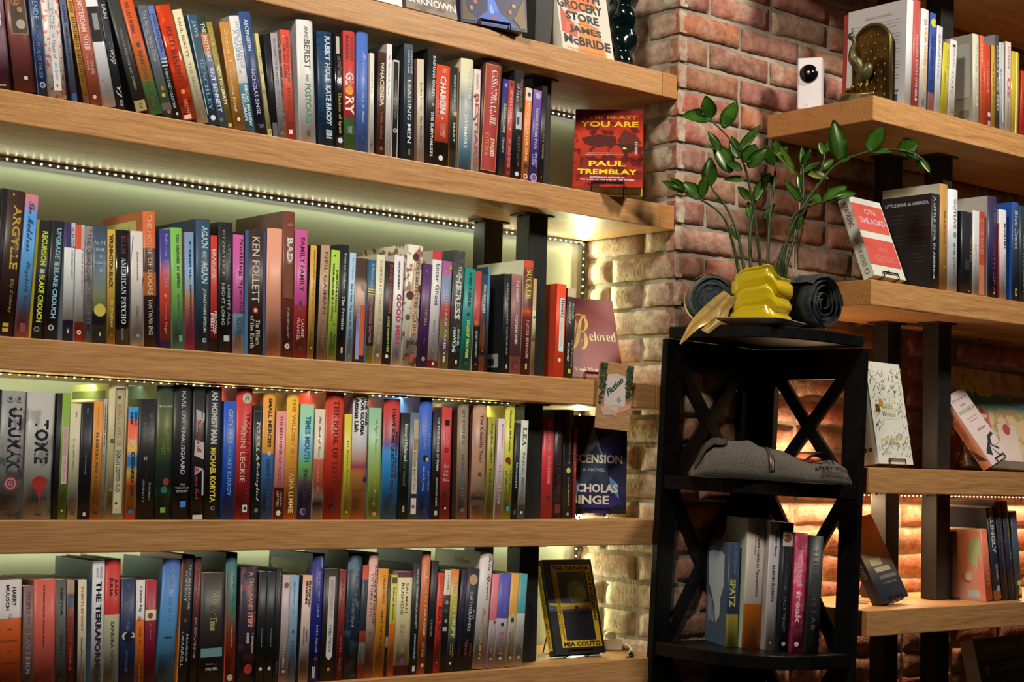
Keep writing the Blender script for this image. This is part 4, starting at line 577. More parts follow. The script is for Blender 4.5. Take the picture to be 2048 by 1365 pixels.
S4|-1.3692|0.012|0.0226|0.2319|-0.0285|P|b8aaa8|4c6070|tall white paperback with heavy black capitals, beside the pale bone paperback, bottom row|T.04 .13 .6 .8 a49c9c n ANNALEE;T.05 .12 .3 .5 a49c9c n NEWITZ;T.15 .9 .3 .75 1c1a1c b THE TERRAFORMERS|
S4|-1.3456|0.012|0.0290|0.2338|-0.0273|H|0:a82c24,.4:a42820,.405:a89c7c,1:a49878|6c6c4c|red-over-cream hardback with dark ghosted title, beside the tall white paperback, on the bottom row|T.13 .27 .25 .48 5c1c1c b JULIA;T.14 .27 .55 .8 6c2020 b JULIA;T.45 .88 .4 .62 3c3830 n SANDRA NEWMAN|
S4|-1.3154|0.012|0.0277|0.2009|-0.0290|P|242844|1c2038|navy paperback with pale lettering and black shoe shapes, beside the red-over-cream hardback|T.04 .44 .35 .6 5c6484 S The Time Travelers Wife;D.49 .35 .25 a8a090;D.49 .8 .18 a8a090;D.5 .55 .3 16161f;T.6 .8 .3 .5 3c4464 n NIFFENEGGER|
S4|-1.2872|0.012|0.0166|0.1971|-0.0270|P|0:b4a49c,.34:b0a098,.345:c4601c,1:c05a14|806c64|white-over-orange paperback with rounded black author name, beside the navy paperback, on the bottom row|T.05 .27 .3 .68 2c2628 n Celeste Ng;D.33 .4 .2 b04c24;D.33 .4 .1 d0b8a4;T.4 .88 .3 .65 984a20 n Little Fires Everywhere|
S4|-1.2694|0.012|0.0214|0.1971|-0.0266|P|0:8c2028,.26:8a1e28,.265:b4a07c,.35:b09c78,.355:741628,1:6c1428|540f1a|crimson paperback with a cream square emblem, beside the white-over-orange paperback, on the bottom row|T.1 .24 .45 .62 b07c78 n KAZUO ISHIGURO;D.31 .45 .22 8a3c34;T.38 .52 .4 .55 a06c70 n An Artist|
S4|-1.2476|0.012|0.0353|0.2320|0.0256|H|0:344c80,.12:3c5c8c,.4:46749c,.7:4c7c9c,.72:44708c,1:3c6884|345064|sky blue hardback with small spaced white capitals, beside the crimson paperback, bottom row|T.04 .19 .42 .6 9ca8bc b HAZARDS;T.2 .22 .42 .6 9ca8bc n OF;T.25 .5 .42 .6 6c94b0 n TIME TRAVEL;R.58 .59 .3 .7 1c2430|
S4|-1.2072|0.012|0.0253|0.2397|0.0052|H|1f1a1e|a85414|black orange-edged hardback with stacked white serif capitals, beside the sky blue hardback|T.07 .4 .58 .76 a89c98 n THE MARRIAGE;T.12 .34 .28 .45 a89c98 n PORTRAIT;D.48 .45 .15 5c3c2c;T.58 .78 .58 .75 98908c n MAGGIE;T.56 .82 .22 .4 98908c n OFARRELL;R0 1 .0 .09 b0601c|
S4|-1.1813|0.012|0.0135|0.2348|0.0045|P|0:3c1c20,.15:5c1c20,.4:44181c,1:2a1518|201416|dark maroon paperback with broken pale capitals, beside the black orange-edged hardback, bottom row|T.08 .4 .3 .6 8c3c34 b THE GHOST VARIATIONS;T.45 .75 .3 .6 747068 b KEVIN|
S4|-1.1625|0.012|0.0475|0.2069|-0.0192|P|0:332a24,.2:2c2824,.7:241f1e,1:1e1b1c|1f1a18|wide dark brown paperback with ornate gilt title, beside the dark maroon paperback|T.16 .27 .4 .75 a8906c S Map;T.28 .38 .4 .65 6c5844 i of;T.38 .5 .4 .7 a88c5c S Time;R.645 .72 .05 .95 5c7478;H.775 .79 .3 .7 8c8480 n Felix J;H.81 .835 .25 .78 a8a09c S PALMA|
S4|-1.1121|0.012|0.0236|0.2421|-0.0210|H|0:2c4c4c,.2:30544c,.4:3a584c,.6:703420,.75:9c3018,.85:a83c18,1:641f14|26383a|teal-over-flame hardback with a fiery orange base, beside the wide dark brown paperback|V.1 .1 1 0 .6 .6 9c3420;T.17 .5 .6 .78 4c6c5c n AND THE BRIDE;T.55 .7 .5 .65 a8705c b MARIE;D.92 .5 .25 9c8868|
S4|-1.0833|0.012|0.0355|0.2157|-0.0075|H|2a1f28~5c2c34,12|1c1820|black swirl-patterned hardback with salmon condensed capitals, beside the teal-over-flame hardback, on the bottom row|T.04 .5 .45 .75 c08470 bc A THOUSAND STEPS;T.55 .72 .7 .84 b0a098 bc T JEFFERSON;T.55 .64 .4 .56 b0a098 bc PARKER;D.85 .55 .25 8c2424|
S4|-1.0470|0.012|0.0181|0.2074|-0.0018|P|171719|131315|plain black paperback first of the black twins, beside the black swirl-patterned hardback|T.5 .66 .45 .6 848484 i Knausgaard;D.85 .5 .18 a4a4a4|
S4|-1.0284|0.012|0.0182|0.2063|-0.0020|P|17171a|131316|black paperback second of the twins, thin lettering, beside the plain black paperback|T.5 .66 .5 .65 848484 i Knausgaard;D.85 .5 .18 a4a4a4|
S4|-1.0098|0.012|0.0116|0.2120|0.0001|H|1c1b1e|151518|black hardback beyond the twin paperbacks, on the bottom row|T.03 .26 .5 .72 7c7878 S David Peace;T.8 .9 .4 .6 5c5858 S Tokyo|
S4|-0.9973|0.012|0.0167|0.1993|0.0034|P|98807c|80706c|rosy taupe paperback with a small red emblem, beside the black hardback, bottom row|D.09 .5 .3 8c5448;T.5 .85 .3 .6 ac948c n ALEXANDRA KLEEMAN;D.88 .5 .2 887470|
S4|-0.9802|0.012|0.0186|0.1989|0.0038|P|6c7c8c|586878|dull blue paperback with faded navy capitals, beside the rosy taupe paperback, bottom row|T.05 .4 .3 .6 8c9cac n DISAPPEARING EARTH;D.52 .5 .15 3c4c64;T.6 .92 .35 .65 344460 n JULIA PHILLIPS|
S4|-0.9552|0.012|0.0205|0.1983|0.0138|P|0:b87c60,.06:b4806c,.3:b09488,.7:ac9488,.85:8c6c68,1:a88c84|201c20|peach paperback with two lines of dark block capitals, beside the dull blue paperback|T.05 .3 .62 .88 2c2020 b SELF-PORTRAIT;T.05 .27 .3 .55 2c2020 b WITH NOTHING;T.5 .62 .55 .72 6c4c44 b AIMEE;T.48 .65 .25 .42 6c4c44 b POKWATKA|
S4|-0.9343|0.012|0.0259|0.2380|0.0138|H|1f1c60|181848|ultramarine hardback with thin silver capitals and bars, beside the peach paperback, bottom row|R.02 .11 .62 .7 a49c9c;R.02 .11 .75 .83 a49c9c;T.14 .5 .5 .68 9490a8 n THE MYSTERY GUEST;T.56 .77 .48 .66 9490a8 n NITA PROSE;D.82 .55 .14 5c2438;R.88 .97 .3 .38 a49c9c;R.88 .97 .45 .53 a49c9c|R.06 .6 .08 .88 7c7858;R.08 .12 .05 .91 7c7858;H.12 .15 .25 .7 5c5838 n NITA PROSE
S4|-0.9074|0.012|0.0339|0.2092|0.0114|P|211b19|181413|black paperback with a white arrow-shaped panel, beside the ultramarine hardback, on the bottom row|R.07 .78 .3 .72 b4a49c;V.78 .3 .78 .72 .82 .5 b4a49c;T.1 .44 .42 .62 b07468 n GRAVITYS RAINBOW;T.5 .74 .42 .62 4c4444 n THOMAS PYNCHON;R.88 .91 .4 .6 b0503c|
S4|-0.8728|0.012|0.0158|0.2073|0.0100|P|641c1a|4c1614|dark red paperback with faint coral capitals, beside the black paperback, on the bottom row|T.05 .45 .35 .62 984438 n THE GUEST LECTURE;T.6 .92 .35 .62 8c3c34 n MARTIN RIKER|
S4|-0.8558|0.012|0.0322|0.2381|0.0251|H|0:243440,.3:1f2c38,1:1a2630~3c4c5c,10|18222c|midnight blue hardback with etched grey swirls, beside the dark red paperback, bottom row|T.12 .29 .55 .72 7c8488 n ALEXANDER;T.35 .6 .35 .62 6c6c5c i Scarlet|
S4|-0.8228|0.012|0.0140|0.2142|0.0237|P|0:a03424,.12:a03424,.125:22262e,.58:1f242c,.585:98341f,.68:98341f,.69:8c9488,.86:8c9488,.87:943424,1:94341f|4c2420|red-and-black paperback with a pale label, beside the midnight blue hardback, on the bottom row|T.14 .35 .4 .7 3c4454 b DAMASCUS;T.72 .83 .4 .62 4c5454 n STATION|
S4|-0.8084|0.012|0.0214|0.2383|0.0233|H|0:b07c6c,.3:ac8478,.6:a48070,.8:8c5c4c,.9:6c4038,1:945c4c|543838|pinkish tan hardback with stacked crackled capitals, beside the red-and-black paperback, on the bottom row|T.1 .58 .65 .88 38282c S SALMAN RUSHDIE;T.16 .52 .3 .52 984c3c S VICTORY CITY;D.65 .5 .2 6c4840|
S4|-0.7860|0.012|0.0245|0.2067|0.0233|P|b06c20|845018|orange ochre paperback with dark capitals, beside the pinkish tan hardback, on the bottom row|T.06 .32 .5 .7 8c5420 n LYNDA RUTLEDGE;T.38 .87 .42 .62 442c14 n WEST WITH GIRAFFES|
S4|-0.7609|0.012|0.0060|0.1940|0.0228|P|0:2c2420,.6:2c2422,.62:988c80,.7:988c80,.72:241f1e,1:1f1b1b|1c1816|sliver-thin black paperback by the yellow-and-orange spine, beside the orange ochre paperback, bottom row||
S4|-0.7545|0.012|0.0154|0.1941|0.0227|P|0:a49434,.48:a0902c,.49:c46418,1:bc5c14|7c6c24|yellow-over-orange paperback with dark name lettering, beside the sliver-thin black paperback, on the bottom row|T.12 .46 .35 .7 5c5420 n Salman Rushdie;D.49 .5 .22 c86824;R.02 .08 .1 .9 5c5830|
S4|-0.7379|0.012|0.0364|0.2005|0.0184|P|0:4c1828,.055:4c1828,.06:b09c74,.9:ac9870,.91:4c1828,1:44141f|846c50|cream purple-banded paperback with thin grey capitals, beside the yellow-over-orange paperback, on the bottom row|T.11 .4 .55 .72 6c5c44 n SALMAN;T.11 .42 .25 .44 6c5c44 n RUSHDIE;T.5 .78 .3 .6 988460 n THE SATANIC VERSES;D.86 .5 .17 54384c|
S4|-0.7003|0.012|0.0178|0.2144|0.0141|P|1e1c1e|15131a|charcoal black paperback with condensed white capitals, beside the cream purple-banded paperback, bottom row|T.04 .59 .4 .75 a4a098 bc THE KAIJU PRESERVATION SOCIETY;T.63 .86 .4 .68 8c949c bc JOHN SCALZI;R.92 .97 .35 .7 a09c98|
S4|-0.6817|0.012|0.0210|0.2392|0.0282|H|0:a84824,.1:b05424,1:ac5824|344858|burnt orange hardback with white condensed capitals, beside the charcoal black paperback, bottom row|T.05 .69 .45 .7 c8a890 bc KUNSTLERS IN PARADISE;T.74 .86 .4 .62 b8805c n SCHINE;D.93 .55 .18 b88c6c|
S4|-0.6597|0.012|0.0170|0.2199|0.0352|P|191619|151215|black paperback with tiny white lettering half way down, beside the burnt orange hardback|T.52 .68 .25 .5 7c7474 n TENDER|
S4|-0.6422|0.012|0.0151|0.1957|0.0346|P|b42c1c|801c14|poppy red paperback with orange and black capitals, beside the black paperback, bottom row|T.02 .34 .35 .85 d0643c n BERLIN;T.34 .82 .35 .85 34181a n BEA SETTON;D.9 .5 .06 d0b0a0|
S4|-0.6261|0.012|0.0172|0.2013|0.0359|P|0:a8987c,.24:a4947c,.25:1e1c1e,1:19171a|4c4438|cream-topped black paperback with a pale bird shape, beside the poppy red paperback|T.05 .2 .45 .65 847458 n FOSTER;D.32 .5 .25 8c8468;D.4 .4 .3 3c4428;D.5 .5 .2 8c8c74;R.56 .6 .1 .7 988c7c|
S4|-0.6083|0.012|0.0188|0.2020|0.0353|P|0:b45424,.12:b4682c,.22:a8842c,.35:98802c,.55:7c7828,.65:6c6c40,.72:38404c,1:1e1f24|5c4420|orange-to-olive paperback with chunky white capitals, beside the cream-topped black paperback, on the bottom row|T.07 .67 .35 .75 c4b89c b THE OLD DRIFT;T.72 .85 .55 .7 988c74 n NAMWALI;T.72 .84 .25 .42 a06c34 n SERPELL;D.92 .4 .14 a8a4a0|
S4|-0.5891|0.012|0.0153|0.2011|0.0659|P|1e1a24|181420|blackish violet paperback with purple capitals, beside the orange-to-olive paperback, on the bottom row|T.04 .44 .35 .65 5c2c68 n ON THE ROOFTOP;T.6 .85 .4 .6 2c3048 n SEXTON|
S4|-0.5733|0.012|0.0303|0.2023|0.0654|P|1d1d22|17171c|black paperback with a peach moon and white capitals, beside the blackish violet paperback|D.11 .5 .36 b88c6c;T.4 .5 .65 .8 8c8884 n THE;T.23 .62 .3 .55 b0aca4 n CARTOGRAPHERS;T.7 .85 .2 .4 743c34 n PENG;T.74 .86 .6 .75 6c3430 n SHEPHERD|
S4|-0.5419|0.012|0.0343|0.2340|0.0622|H|ac9c94|8c8470|tall white hardback with crimson and gold script, beside the black paperback, bottom row|T.02 .41 .5 .88 8c2028 K Lola Spencer;T.47 .62 .4 .7 a07848 K Bad;T.62 .92 .35 .68 a07c40 K Summer|H.05 .13 .45 .78 8c2c2c K Lola Spencer;R.16 .165 .05 .9 9c907c
S4|-0.5067|0.012|0.0186|0.1906|0.0602|P|0:b05c64,.49:ac5860,.495:ac9c94,1:a8988c|843c44|pink-topped white paperback with small red lettering, beside the tall white hardback, bottom row|T.64 .84 .4 .6 a87068 n THE COOK;V.49 .6 .51 .9 .54 .65 4c2020;D.9 .5 .14 a08c7c|
S4|-0.4876|0.012|0.0307|0.1902|0.0595|P|0:443e80,.475:443e80,.48:a8989c,1:a4948c|34305c|violet-topped white paperback with a dark bird mark, beside the pink-topped white paperback|T.08 .42 .5 .6 7c74a4 n MAYLIS;T.62 .86 .5 .66 a0544c n Mend;T.62 .86 .28 .46 a0544c n the Living;D.54 .5 .12 2c1c24;D.9 .5 .12 988c84|
S4|-0.4557|0.012|0.0219|0.1906|0.0559|P|0:b47c34,.45:b07830,.455:ac9c80,1:a8987c|845c28|amber-topped white paperback with ring and red lettering, beside the violet-topped white paperback|D.445 .45 .28 b48c34;D.445 .45 .18 ac9c80;D.5 .45 .2 3c2c24;T.6 .86 .52 .7 8c4438 n There is a;T.62 .84 .22 .42 8c4438 n the cook;D.9 .5 .14 988c74|
S4|-0.4333|0.012|0.0220|0.1897|0.0552|P|0:3c7478,.43:3c7478,.435:aca090,1:a89c8c|2c5458|teal-topped white paperback with pale blue lettering, beside the amber-topped white paperback, bottom row|T.06 .4 .6 .75 7ca4a4 n LANGUAGE;T.55 .8 .65 .8 6c7c84 n Eastbound;T.55 .75 .25 .45 88a0ac n gold life;D.9 .5 .14 988c7c|
R0|0.4274|-0.310|0.0239|0.2521|0.0283|H172|d6c8b6|d4c6b4|tall white hardback with a text-filled back cover behind the bookend, beside the red-spined hardback||H.1 .125 .3 .75 8a8078 S MAKING EACH OTHER;R.17 .175 .1 .9 a89c8c;R.2 .205 .1 .9 a89c8c;R.23 .235 .1 .85 a89c8c;R.3 .305 .1 .9 a89c8c;R.33 .335 .1 .9 a89c8c;R.36 .365 .1 .88 a89c8c;R.39 .395 .1 .9 a89c8c;R.45 .455 .1 .9 a89c8c;R.48 .485 .1 .9 a89c8c;R.51 .515 .1 .7 a89c8c;R.57 .575 .1 .9 a89c8c;R.6 .605 .1 .9 a89c8c;R.63 .635 .1 .9 a89c8c;R.7 .705 .1 .9 a89c8c;R.73 .735 .1 .9 a89c8c;R.84 .86 .72 .9 4c8c90;R.88 .95 .76 .88 4c4c6c
R0|0.4528|-0.310|0.0265|0.2557|0.0248|H205|b04a40|a43c34|red-spined hardback with faint pale capitals, beside the tall white hardback, on the high corner shelf|T.32 .9 .35 .65 d08c7c b MAKING EACH OTHER;D.92 .5 .15 d8a090|
R0|0.4812|-0.310|0.0306|0.2402|0.0283|H|d2c2ae|bfae9a|white hardback with gold foil lettering, beside the red-spined hardback, on the high corner shelf|T.1 .16 .3 .7 8a8078 b EVA;T.18 .82 .4 .72 d8a038 b OUR WIVES UNDER;R.9 .96 .3 .55 5c544c|
R0|0.5128|-0.310|0.0232|0.2371|0.0381|P|0:3c4c88,.8:38487c,.82:b8786c,1:b47068|2c3860|blue pink-footed paperback with a yellow blob, beside the white hardback, on the high corner shelf|D.1 .55 .45 c0b83c;T.22 .75 .3 .7 26305c b GENDER AND|
R0|0.5379|-0.310|0.0234|0.2110|0.0502|P|cfc4bc*|b8aca4|white shiny paperback with little grey lettering, beside the blue pink-footed paperback, high corner shelf|T.1 .6 .3 .6 9a928c n BRAIDING|
R0|0.5622|-0.310|0.0265|0.1756|0.0699|P|bca82c|a89428|yellow paperback with orange capitals, beside the white shiny paperback, on the high corner shelf|T.08 .35 .6 .8 c8782c b SOLITO;T.4 .7 .3 .55 a08c24 b HIGH ART|
R0|0.5907|-0.310|0.0278|0.1884|0.0614|P|cdbcaa|bcae9c|off-white paperback with small multicoloured lettering, beside the yellow paperback, on the high corner shelf|R.06 .09 .3 .7 3c342c;T.1 .35 .4 .7 b09890 n HEALING;T.4 .7 .3 .6 a09080 n STATE;D.93 .6 .1 4c443c|
R0|0.6972|-0.310|0.0257|0.2204|-0.0165|H100|c4b494|a49c80|cream hardback with barcode on its pale back cover, beside the off-white paperback|T.1 .8 .35 .6 b8a884 n THE SUM|R.84 .93 .62 .9 7c7460;R.1 .7 .15 .92 bcb49a
R0|0.7239|-0.310|0.0155|0.2213|-0.0161|P100|d05c2c|a84824|orange paperback with dark capitals, beside the cream hardback, on the high corner shelf|T.1 .3 .3 .7 e0a488 b HALF;T.36 .85 .4 .7 8c3820 b MARRIAGE|
R0|0.7415|-0.310|0.0281|0.2040|-0.0243|P100|b83c24|983020|tomato red paperback with a small white patch, beside the orange paperback, high corner shelf|T.2 .6 .4 .65 d07c60 n SUMMER;R.82 .87 .5 .9 d0a894;R.92 .98 .5 .9 a08478|
R0|0.7717|-0.310|0.0136|0.2064|-0.0106|P|c08c30|9c7028|slim ochre paperback with tiny capitals, beside the tomato red paperback, on the high corner shelf|T.2 .8 .4 .7 8c6420 n GIFTED|
R0|0.7864|-0.310|0.0190|0.2350|-0.0137|P|0:3c3c38,.3:4c4438,.6:5c5444,.85:4c5444,1:34382c|948c88|dark olive paperback with pale rungs of lettering, beside the slim ochre paperback|T.1 .8 .4 .75 a89c84 b WHAT WE FED|
R0|0.8076|-0.310|0.0218|0.2199|-0.0215|P|bcb4a8*|a49c94|silver-white paperback with a glossy foil strip, beside the dark olive paperback, high corner shelf|R.1 .9 .5 .62 d8ccb8;T.3 .6 .2 .4 8c8484 n BLACK|
R0|0.8310|-0.310|0.0236|0.2273|-0.0001|P|cdb4a0|bca490|pinkish cream paperback with red capitals, beside the silver-white paperback, on the high corner shelf|T.05 .3 .4 .7 9c6c5c n OCTAVIA;T.4 .62 .3 .7 c0584c b US;T.66 .95 .35 .6 8c7464 n ARTICLE|
R0|0.8556|-0.310|0.0357|0.2082|0.0220|H|c4a028*|a48824|shiny gold hardback with a bright sheen, beside the pinkish cream paperback, high corner shelf|R0 1 .42 .6 e8d488|
R0|0.8935|-0.310|0.0361|0.1647|0.0447|P|b0341c|902818|brick red paperback at the cut-off end of its shelf, beside the shiny gold hardback|T.1 .7 .3 .6 5c1c14 b RADIO|
R1|0.5316|-0.310|0.0329|0.2250|0.0067|P|211d1c|1b1817|black paperback with white title across its back cover, beside the tall caramel hardback|T.22 .52 .55 .8 b8b4ac bi HANIF ABDURRAQIB;T.03 .9 .2 .45 9c988c b A LITTLE DEVIL IN AMERICA|H.07 .105 .08 .95 b8b0a4 bc LITTLE DEVIL in AMERICA;R.2 .204 .1 .9 4a4440;R.24 .244 .1 .9 4a4440;R.28 .284 .1 .9 4a4440;R.32 .324 .5 .95 7a4a38;R.42 .424 .1 .9 4a4440;R.46 .464 .1 .9 4a4440;R.5 .504 .1 .9 4a4440;R.54 .544 .5 .95 7a4a38;R.62 .624 .1 .9 4a4440;R.66 .664 .1 .9 4a4440;R.7 .704 .1 .9 4a4440
R1|0.5665|-0.310|0.0323|0.2527|-0.0002|H|b07838|b8a888|tall caramel hardback with cream boards, beside the black paperback, on the middle corner shelf|T.25 .8 .4 .62 8c5c28 b BRAIDING SWEET;R.88 .91 .45 .6 5c4424|
R1|0.5998|-0.310|0.0407|0.2449|-0.0015|H|cfbeb0|b8a898|white hardback with green emblem and spaced capitals, beside the tall caramel hardback|T.09 .38 .48 .75 4c4a44 n OUTLIVE;D.44 .62 .18 6c9870;T.52 .87 .45 .62 5c5850 n PETER ATTIA MD;D.93 .5 .1 5c5850|
R1|0.6494|-0.310|0.0464|0.1978|0.0076|P|231f1f|1a1718|black wide paperback with orange lettering by its edge, beside the white hardback|T.3 .6 .75 .9 a05430 n NOTES;D.96 .7 .06 a84c34;R.58 .7 .3 .7 2f2f2c|
R1|0.6979|-0.310|0.0492|0.2051|-0.0007|P100|0:c0b09c,.5:bcac98,1:b8a894|a49484|cream paperback with a torn orange stripe, beside the black wide paperback, middle corner shelf|R0 .63 .5 .98 b84028;R.63 .98 .5 .98 c8683c;T.08 .5 .6 .85 cc7860 n GHOSTS BODIES;V.78 .5 .78 .98 .8 .75 3c2820;T.4 .75 .2 .3 a08c84 n LITTLE|
R1|0.7648|-0.310|0.0387|0.2488|-0.0087|H100|0:34283c,.5:302640,.95:241f30,1:1c1824|b4a08c|purple-black hardback with crimson lettering, beside the cream paperback, on the middle corner shelf|T.06 .3 .5 .7 6c5c74 n THE BLACK;T.42 .95 .4 .75 7c2430 b DEATH OF A;R.94 .96 .5 .65 a49cac|
R1|0.8040|-0.310|0.0049|0.1855|-0.0093|P|8c2424|741c1c|sliver of red paperback between purple and white spines, on the middle corner shelf||
R1|0.8093|-0.310|0.0313|0.2209|-0.0093|P|cdb8a8|bca898|white paperback with bold black short title, beside the sliver of red paperback|T.15 .43 .6 .85 24201f bc MONSTERS;T.5 .85 .65 .8 a0887c n CLAIRE DEDERER|
R1|0.8652|-0.310|0.0313|0.2460|-0.0046|H|0:2c4474,.15:303c50,.5:2c343c,.85:28303a,1:24282c|26508c|deep blue hardback with pale serif title and yellow frame, beside the white paperback|T.08 .47 .3 .75 a4acac S Blue Zones;R.87 .94 .35 .65 b0a030;R.885 .925 .42 .58 2c343c|
R1|0.8976|-0.310|0.0404|0.2413|-0.0075|P|2c302f|24282a|dark green paperback at the cut-off end, gold lettering, beside the deep blue hardback|T.3 .9 .3 .5 8c7c44 n SECRETS OF LONGEVITY;D.93 .5 .1 b8b4ac|
R3|0.8086|-0.280|0.0284|0.1725|-0.1661|P|a04428|8c5438|rust red paperback with a house picture on its side, beside the black paperback|T.2 .8 .4 .6 b86c4c n THE GREAT|V.12 .75 .1 .98 .6 .98 .42 .6 .3 .62 6c6c44;D.68 .55 .13 6c4030;D.66 .6 .1 9c7858;R.85 .96 .55 .85 a89880;V.3 .9 .5 .98 .95 .98 .8 .8 a8503c
R3|0.8431|-0.280|0.0310|0.2274|-0.1719|P|0:1f1c1c,.88:1f1b1b,.9:8c5030,1:8c5030|181516|black paperback with big beige capitals, beside the rust red paperback, on the lower corner shelf|T.0 .5 .3 .75 a08464 b KILLINGLY;T.62 .78 .5 .75 68605c n BEUTNER;R.85 .91 .4 .8 5c5450|
R3|0.8819|-0.280|0.0255|0.2421|-0.1713|H|0:24181a,.5:1f181a,1:1c1a1e|181416|black-plum hardback with dim copper capitals, beside the black paperback, on the lower corner shelf|T.07 .62 .4 .6 6c3c24 S COMPANY OF BONES|
R3|0.9102|-0.280|0.0249|0.2419|-0.1594|H|0:281a1a,.5:1f1c1e,1:1f2024|1a1618|black hardback with ochre serif capitals, beside the black-plum hardback, on the lower corner shelf|T.08 .6 .5 .75 7c5c24 S COMPENDIUM SOUL|
R3|0.9363|-0.280|0.0267|0.2163|-0.1339|P|0:302c2c,.6:2c2a26,1:38302a|22201f|smoky grey paperback with a small yellow house, beside the black hardback, lower corner shelf|R.79 .84 .3 .9 7c7438;R.85 .95 .5 .8 8c6438|
RK|-0.0357|0.035|0.0272|0.2258|-0.0185|P140|0:2c3444,.68:262c3c,.7:a08434,1:94782c|3c4450|navy gold-footed paperback with white utensil on its back cover, beside the tall beige hardback|T.03 .3 .5 .7 5c6474 n THE SPAETZLE BOOK;T.35 .62 .2 .7 b09c54 b SPATZ|V.12 .1 .1 .3 .1 .7 .13 .85 .42 .85 .55 .7 .72 .68 .8 .5 .62 .4 .5 .25 .42 .12 b0aca8;V.52 .1 .58 .3 .8 .45 .78 .2 .7 .1 6c6a6c;R.66 .8 .15 .19 c0bcb8
RK|-0.0056|0.015|0.0430|0.2809|0.0053|H140|0:a08c7c,.655:98867a,.66:c46418,1:b85c14|8a8c7c|tall beige hardback with orange foot and black triangle, beside the navy gold-footed paperback|T.06 .6 .55 .72 4c443c b The Noma Guide to Fermentation;T.07 .28 .38 .5 5c5048 n Rene Redzepi;V.9 .3 .9 .7 .83 .5 241c18|
RK|0.0378|-0.003|0.0257|0.2763|0.0053|P140|a0908c|7c7068|greyish white paperback with black name lettering, beside the tall beige hardback, rack shelf|T.06 .27 .45 .75 3c3434 b nothing fancy;T.33 .62 .38 .65 3c3434 b ALISON ROMAN;D.94 .5 .12 5c5450|
RK|0.0639|-0.018|0.0230|0.2766|0.0053|P140|0:1c1a1a,.06:1c1a1a,.065:8c8078,.18:8c8078,.185:1b1a1c,1:17161a|141316|black paperback with a loaf picture near its top, beside the greyish white paperback|D.12 .4 .4 6c3c20;T.23 .53 .3 .55 3c4448 n FLOUR WATER;T.57 .85 .3 .55 3c4448 n SALT YEAST;D.94 .5 .2 6c6464|
RK|0.0872|-0.030|0.0291|0.2559|0.0053|P140|9c2c48~b45c60,14|641a2c|raspberry pink paperback with chunky pale lowercase title, beside the black paperback, rack shelf|T.2 .76 .25 .7 b07c7c b salad freak;T.04 .14 .2 .8 b46870 n LUKAS VOLGER;D.93 .45 .18 a87074|
RK|0.1167|-0.045|0.0298|0.2510|0.0053|H140|201f1e|1b1b1b|blackish green hardback last one in the rack row, beside the raspberry pink paperback|T.1 .8 .3 .6 2c302c n THE FOOD LAB|'''  # the gold hardback's pale spine stripe is a sheen painted into the print
TILT = Matrix.Translation((-.04, -.03, .30)) @ Matrix.Rotation(.028, 4, Vector((.643, .765, 0))) @ Matrix.Translation((.04, .03, -.30))
ROWS = {'S1': (ZL[1], .012, 'books on the leaning upper row'), 'S2': (ZL[2], .012, 'books on the second row'), 'S3': (ZL[3], .012, 'books on the third row'),
        'S4': (ZL[4], .012, 'books on the bottom row'), 'R0': (ZR[1], -.31, 'books beside the peacock bookend'), 'R1': (ZR[2], -.31, 'books on the middle corner shelf'),
        'R3': (ZR[4], -.28, 'books on the lower corner shelf'), 'RK': (-.395, 0, 'cookbooks in the black rack')}
for bi, ln in enumerate(DATA.strip().split('\n')):
    rw, X, y, t, h, lean, kd, spec, side, lab, deco, sdeco = ln.split('|')
    X, y, t, h, lean = float(X), float(y), float(t), float(h), float(lean); z, _y, grp = ROWS[rw]
    GAIN[0] = rw; hard = kd[0] == 'H'; dep = float(kd[1:]) / 1000 if len(kd) > 1 else min(.175, h * (.66 if hard else .64))
    t0 = t * math.cos(lean)
    piv = X if lean <= 0 else X + t / math.cos(lean)
    m = Matrix.Translation((piv, y, z + .0004)) @ Matrix.Rotation(lean, 4, 'Y') @ Matrix.Translation((0 if lean <= 0 else -t, 0, 0))
    if rw == 'RK': m = TILT @ Matrix.Translation((.07, -.200, 0)) @ Matrix.Rotation(math.radians(-28), 4, 'Z') @ m
    root = thing('hardback' if hard else 'paperback', lab, 'book', mw=m, group=grp)
    make_book(root, t, h, dep, hard, spec, side, deco, str(bi), sdeco)
GAIN[0] = None
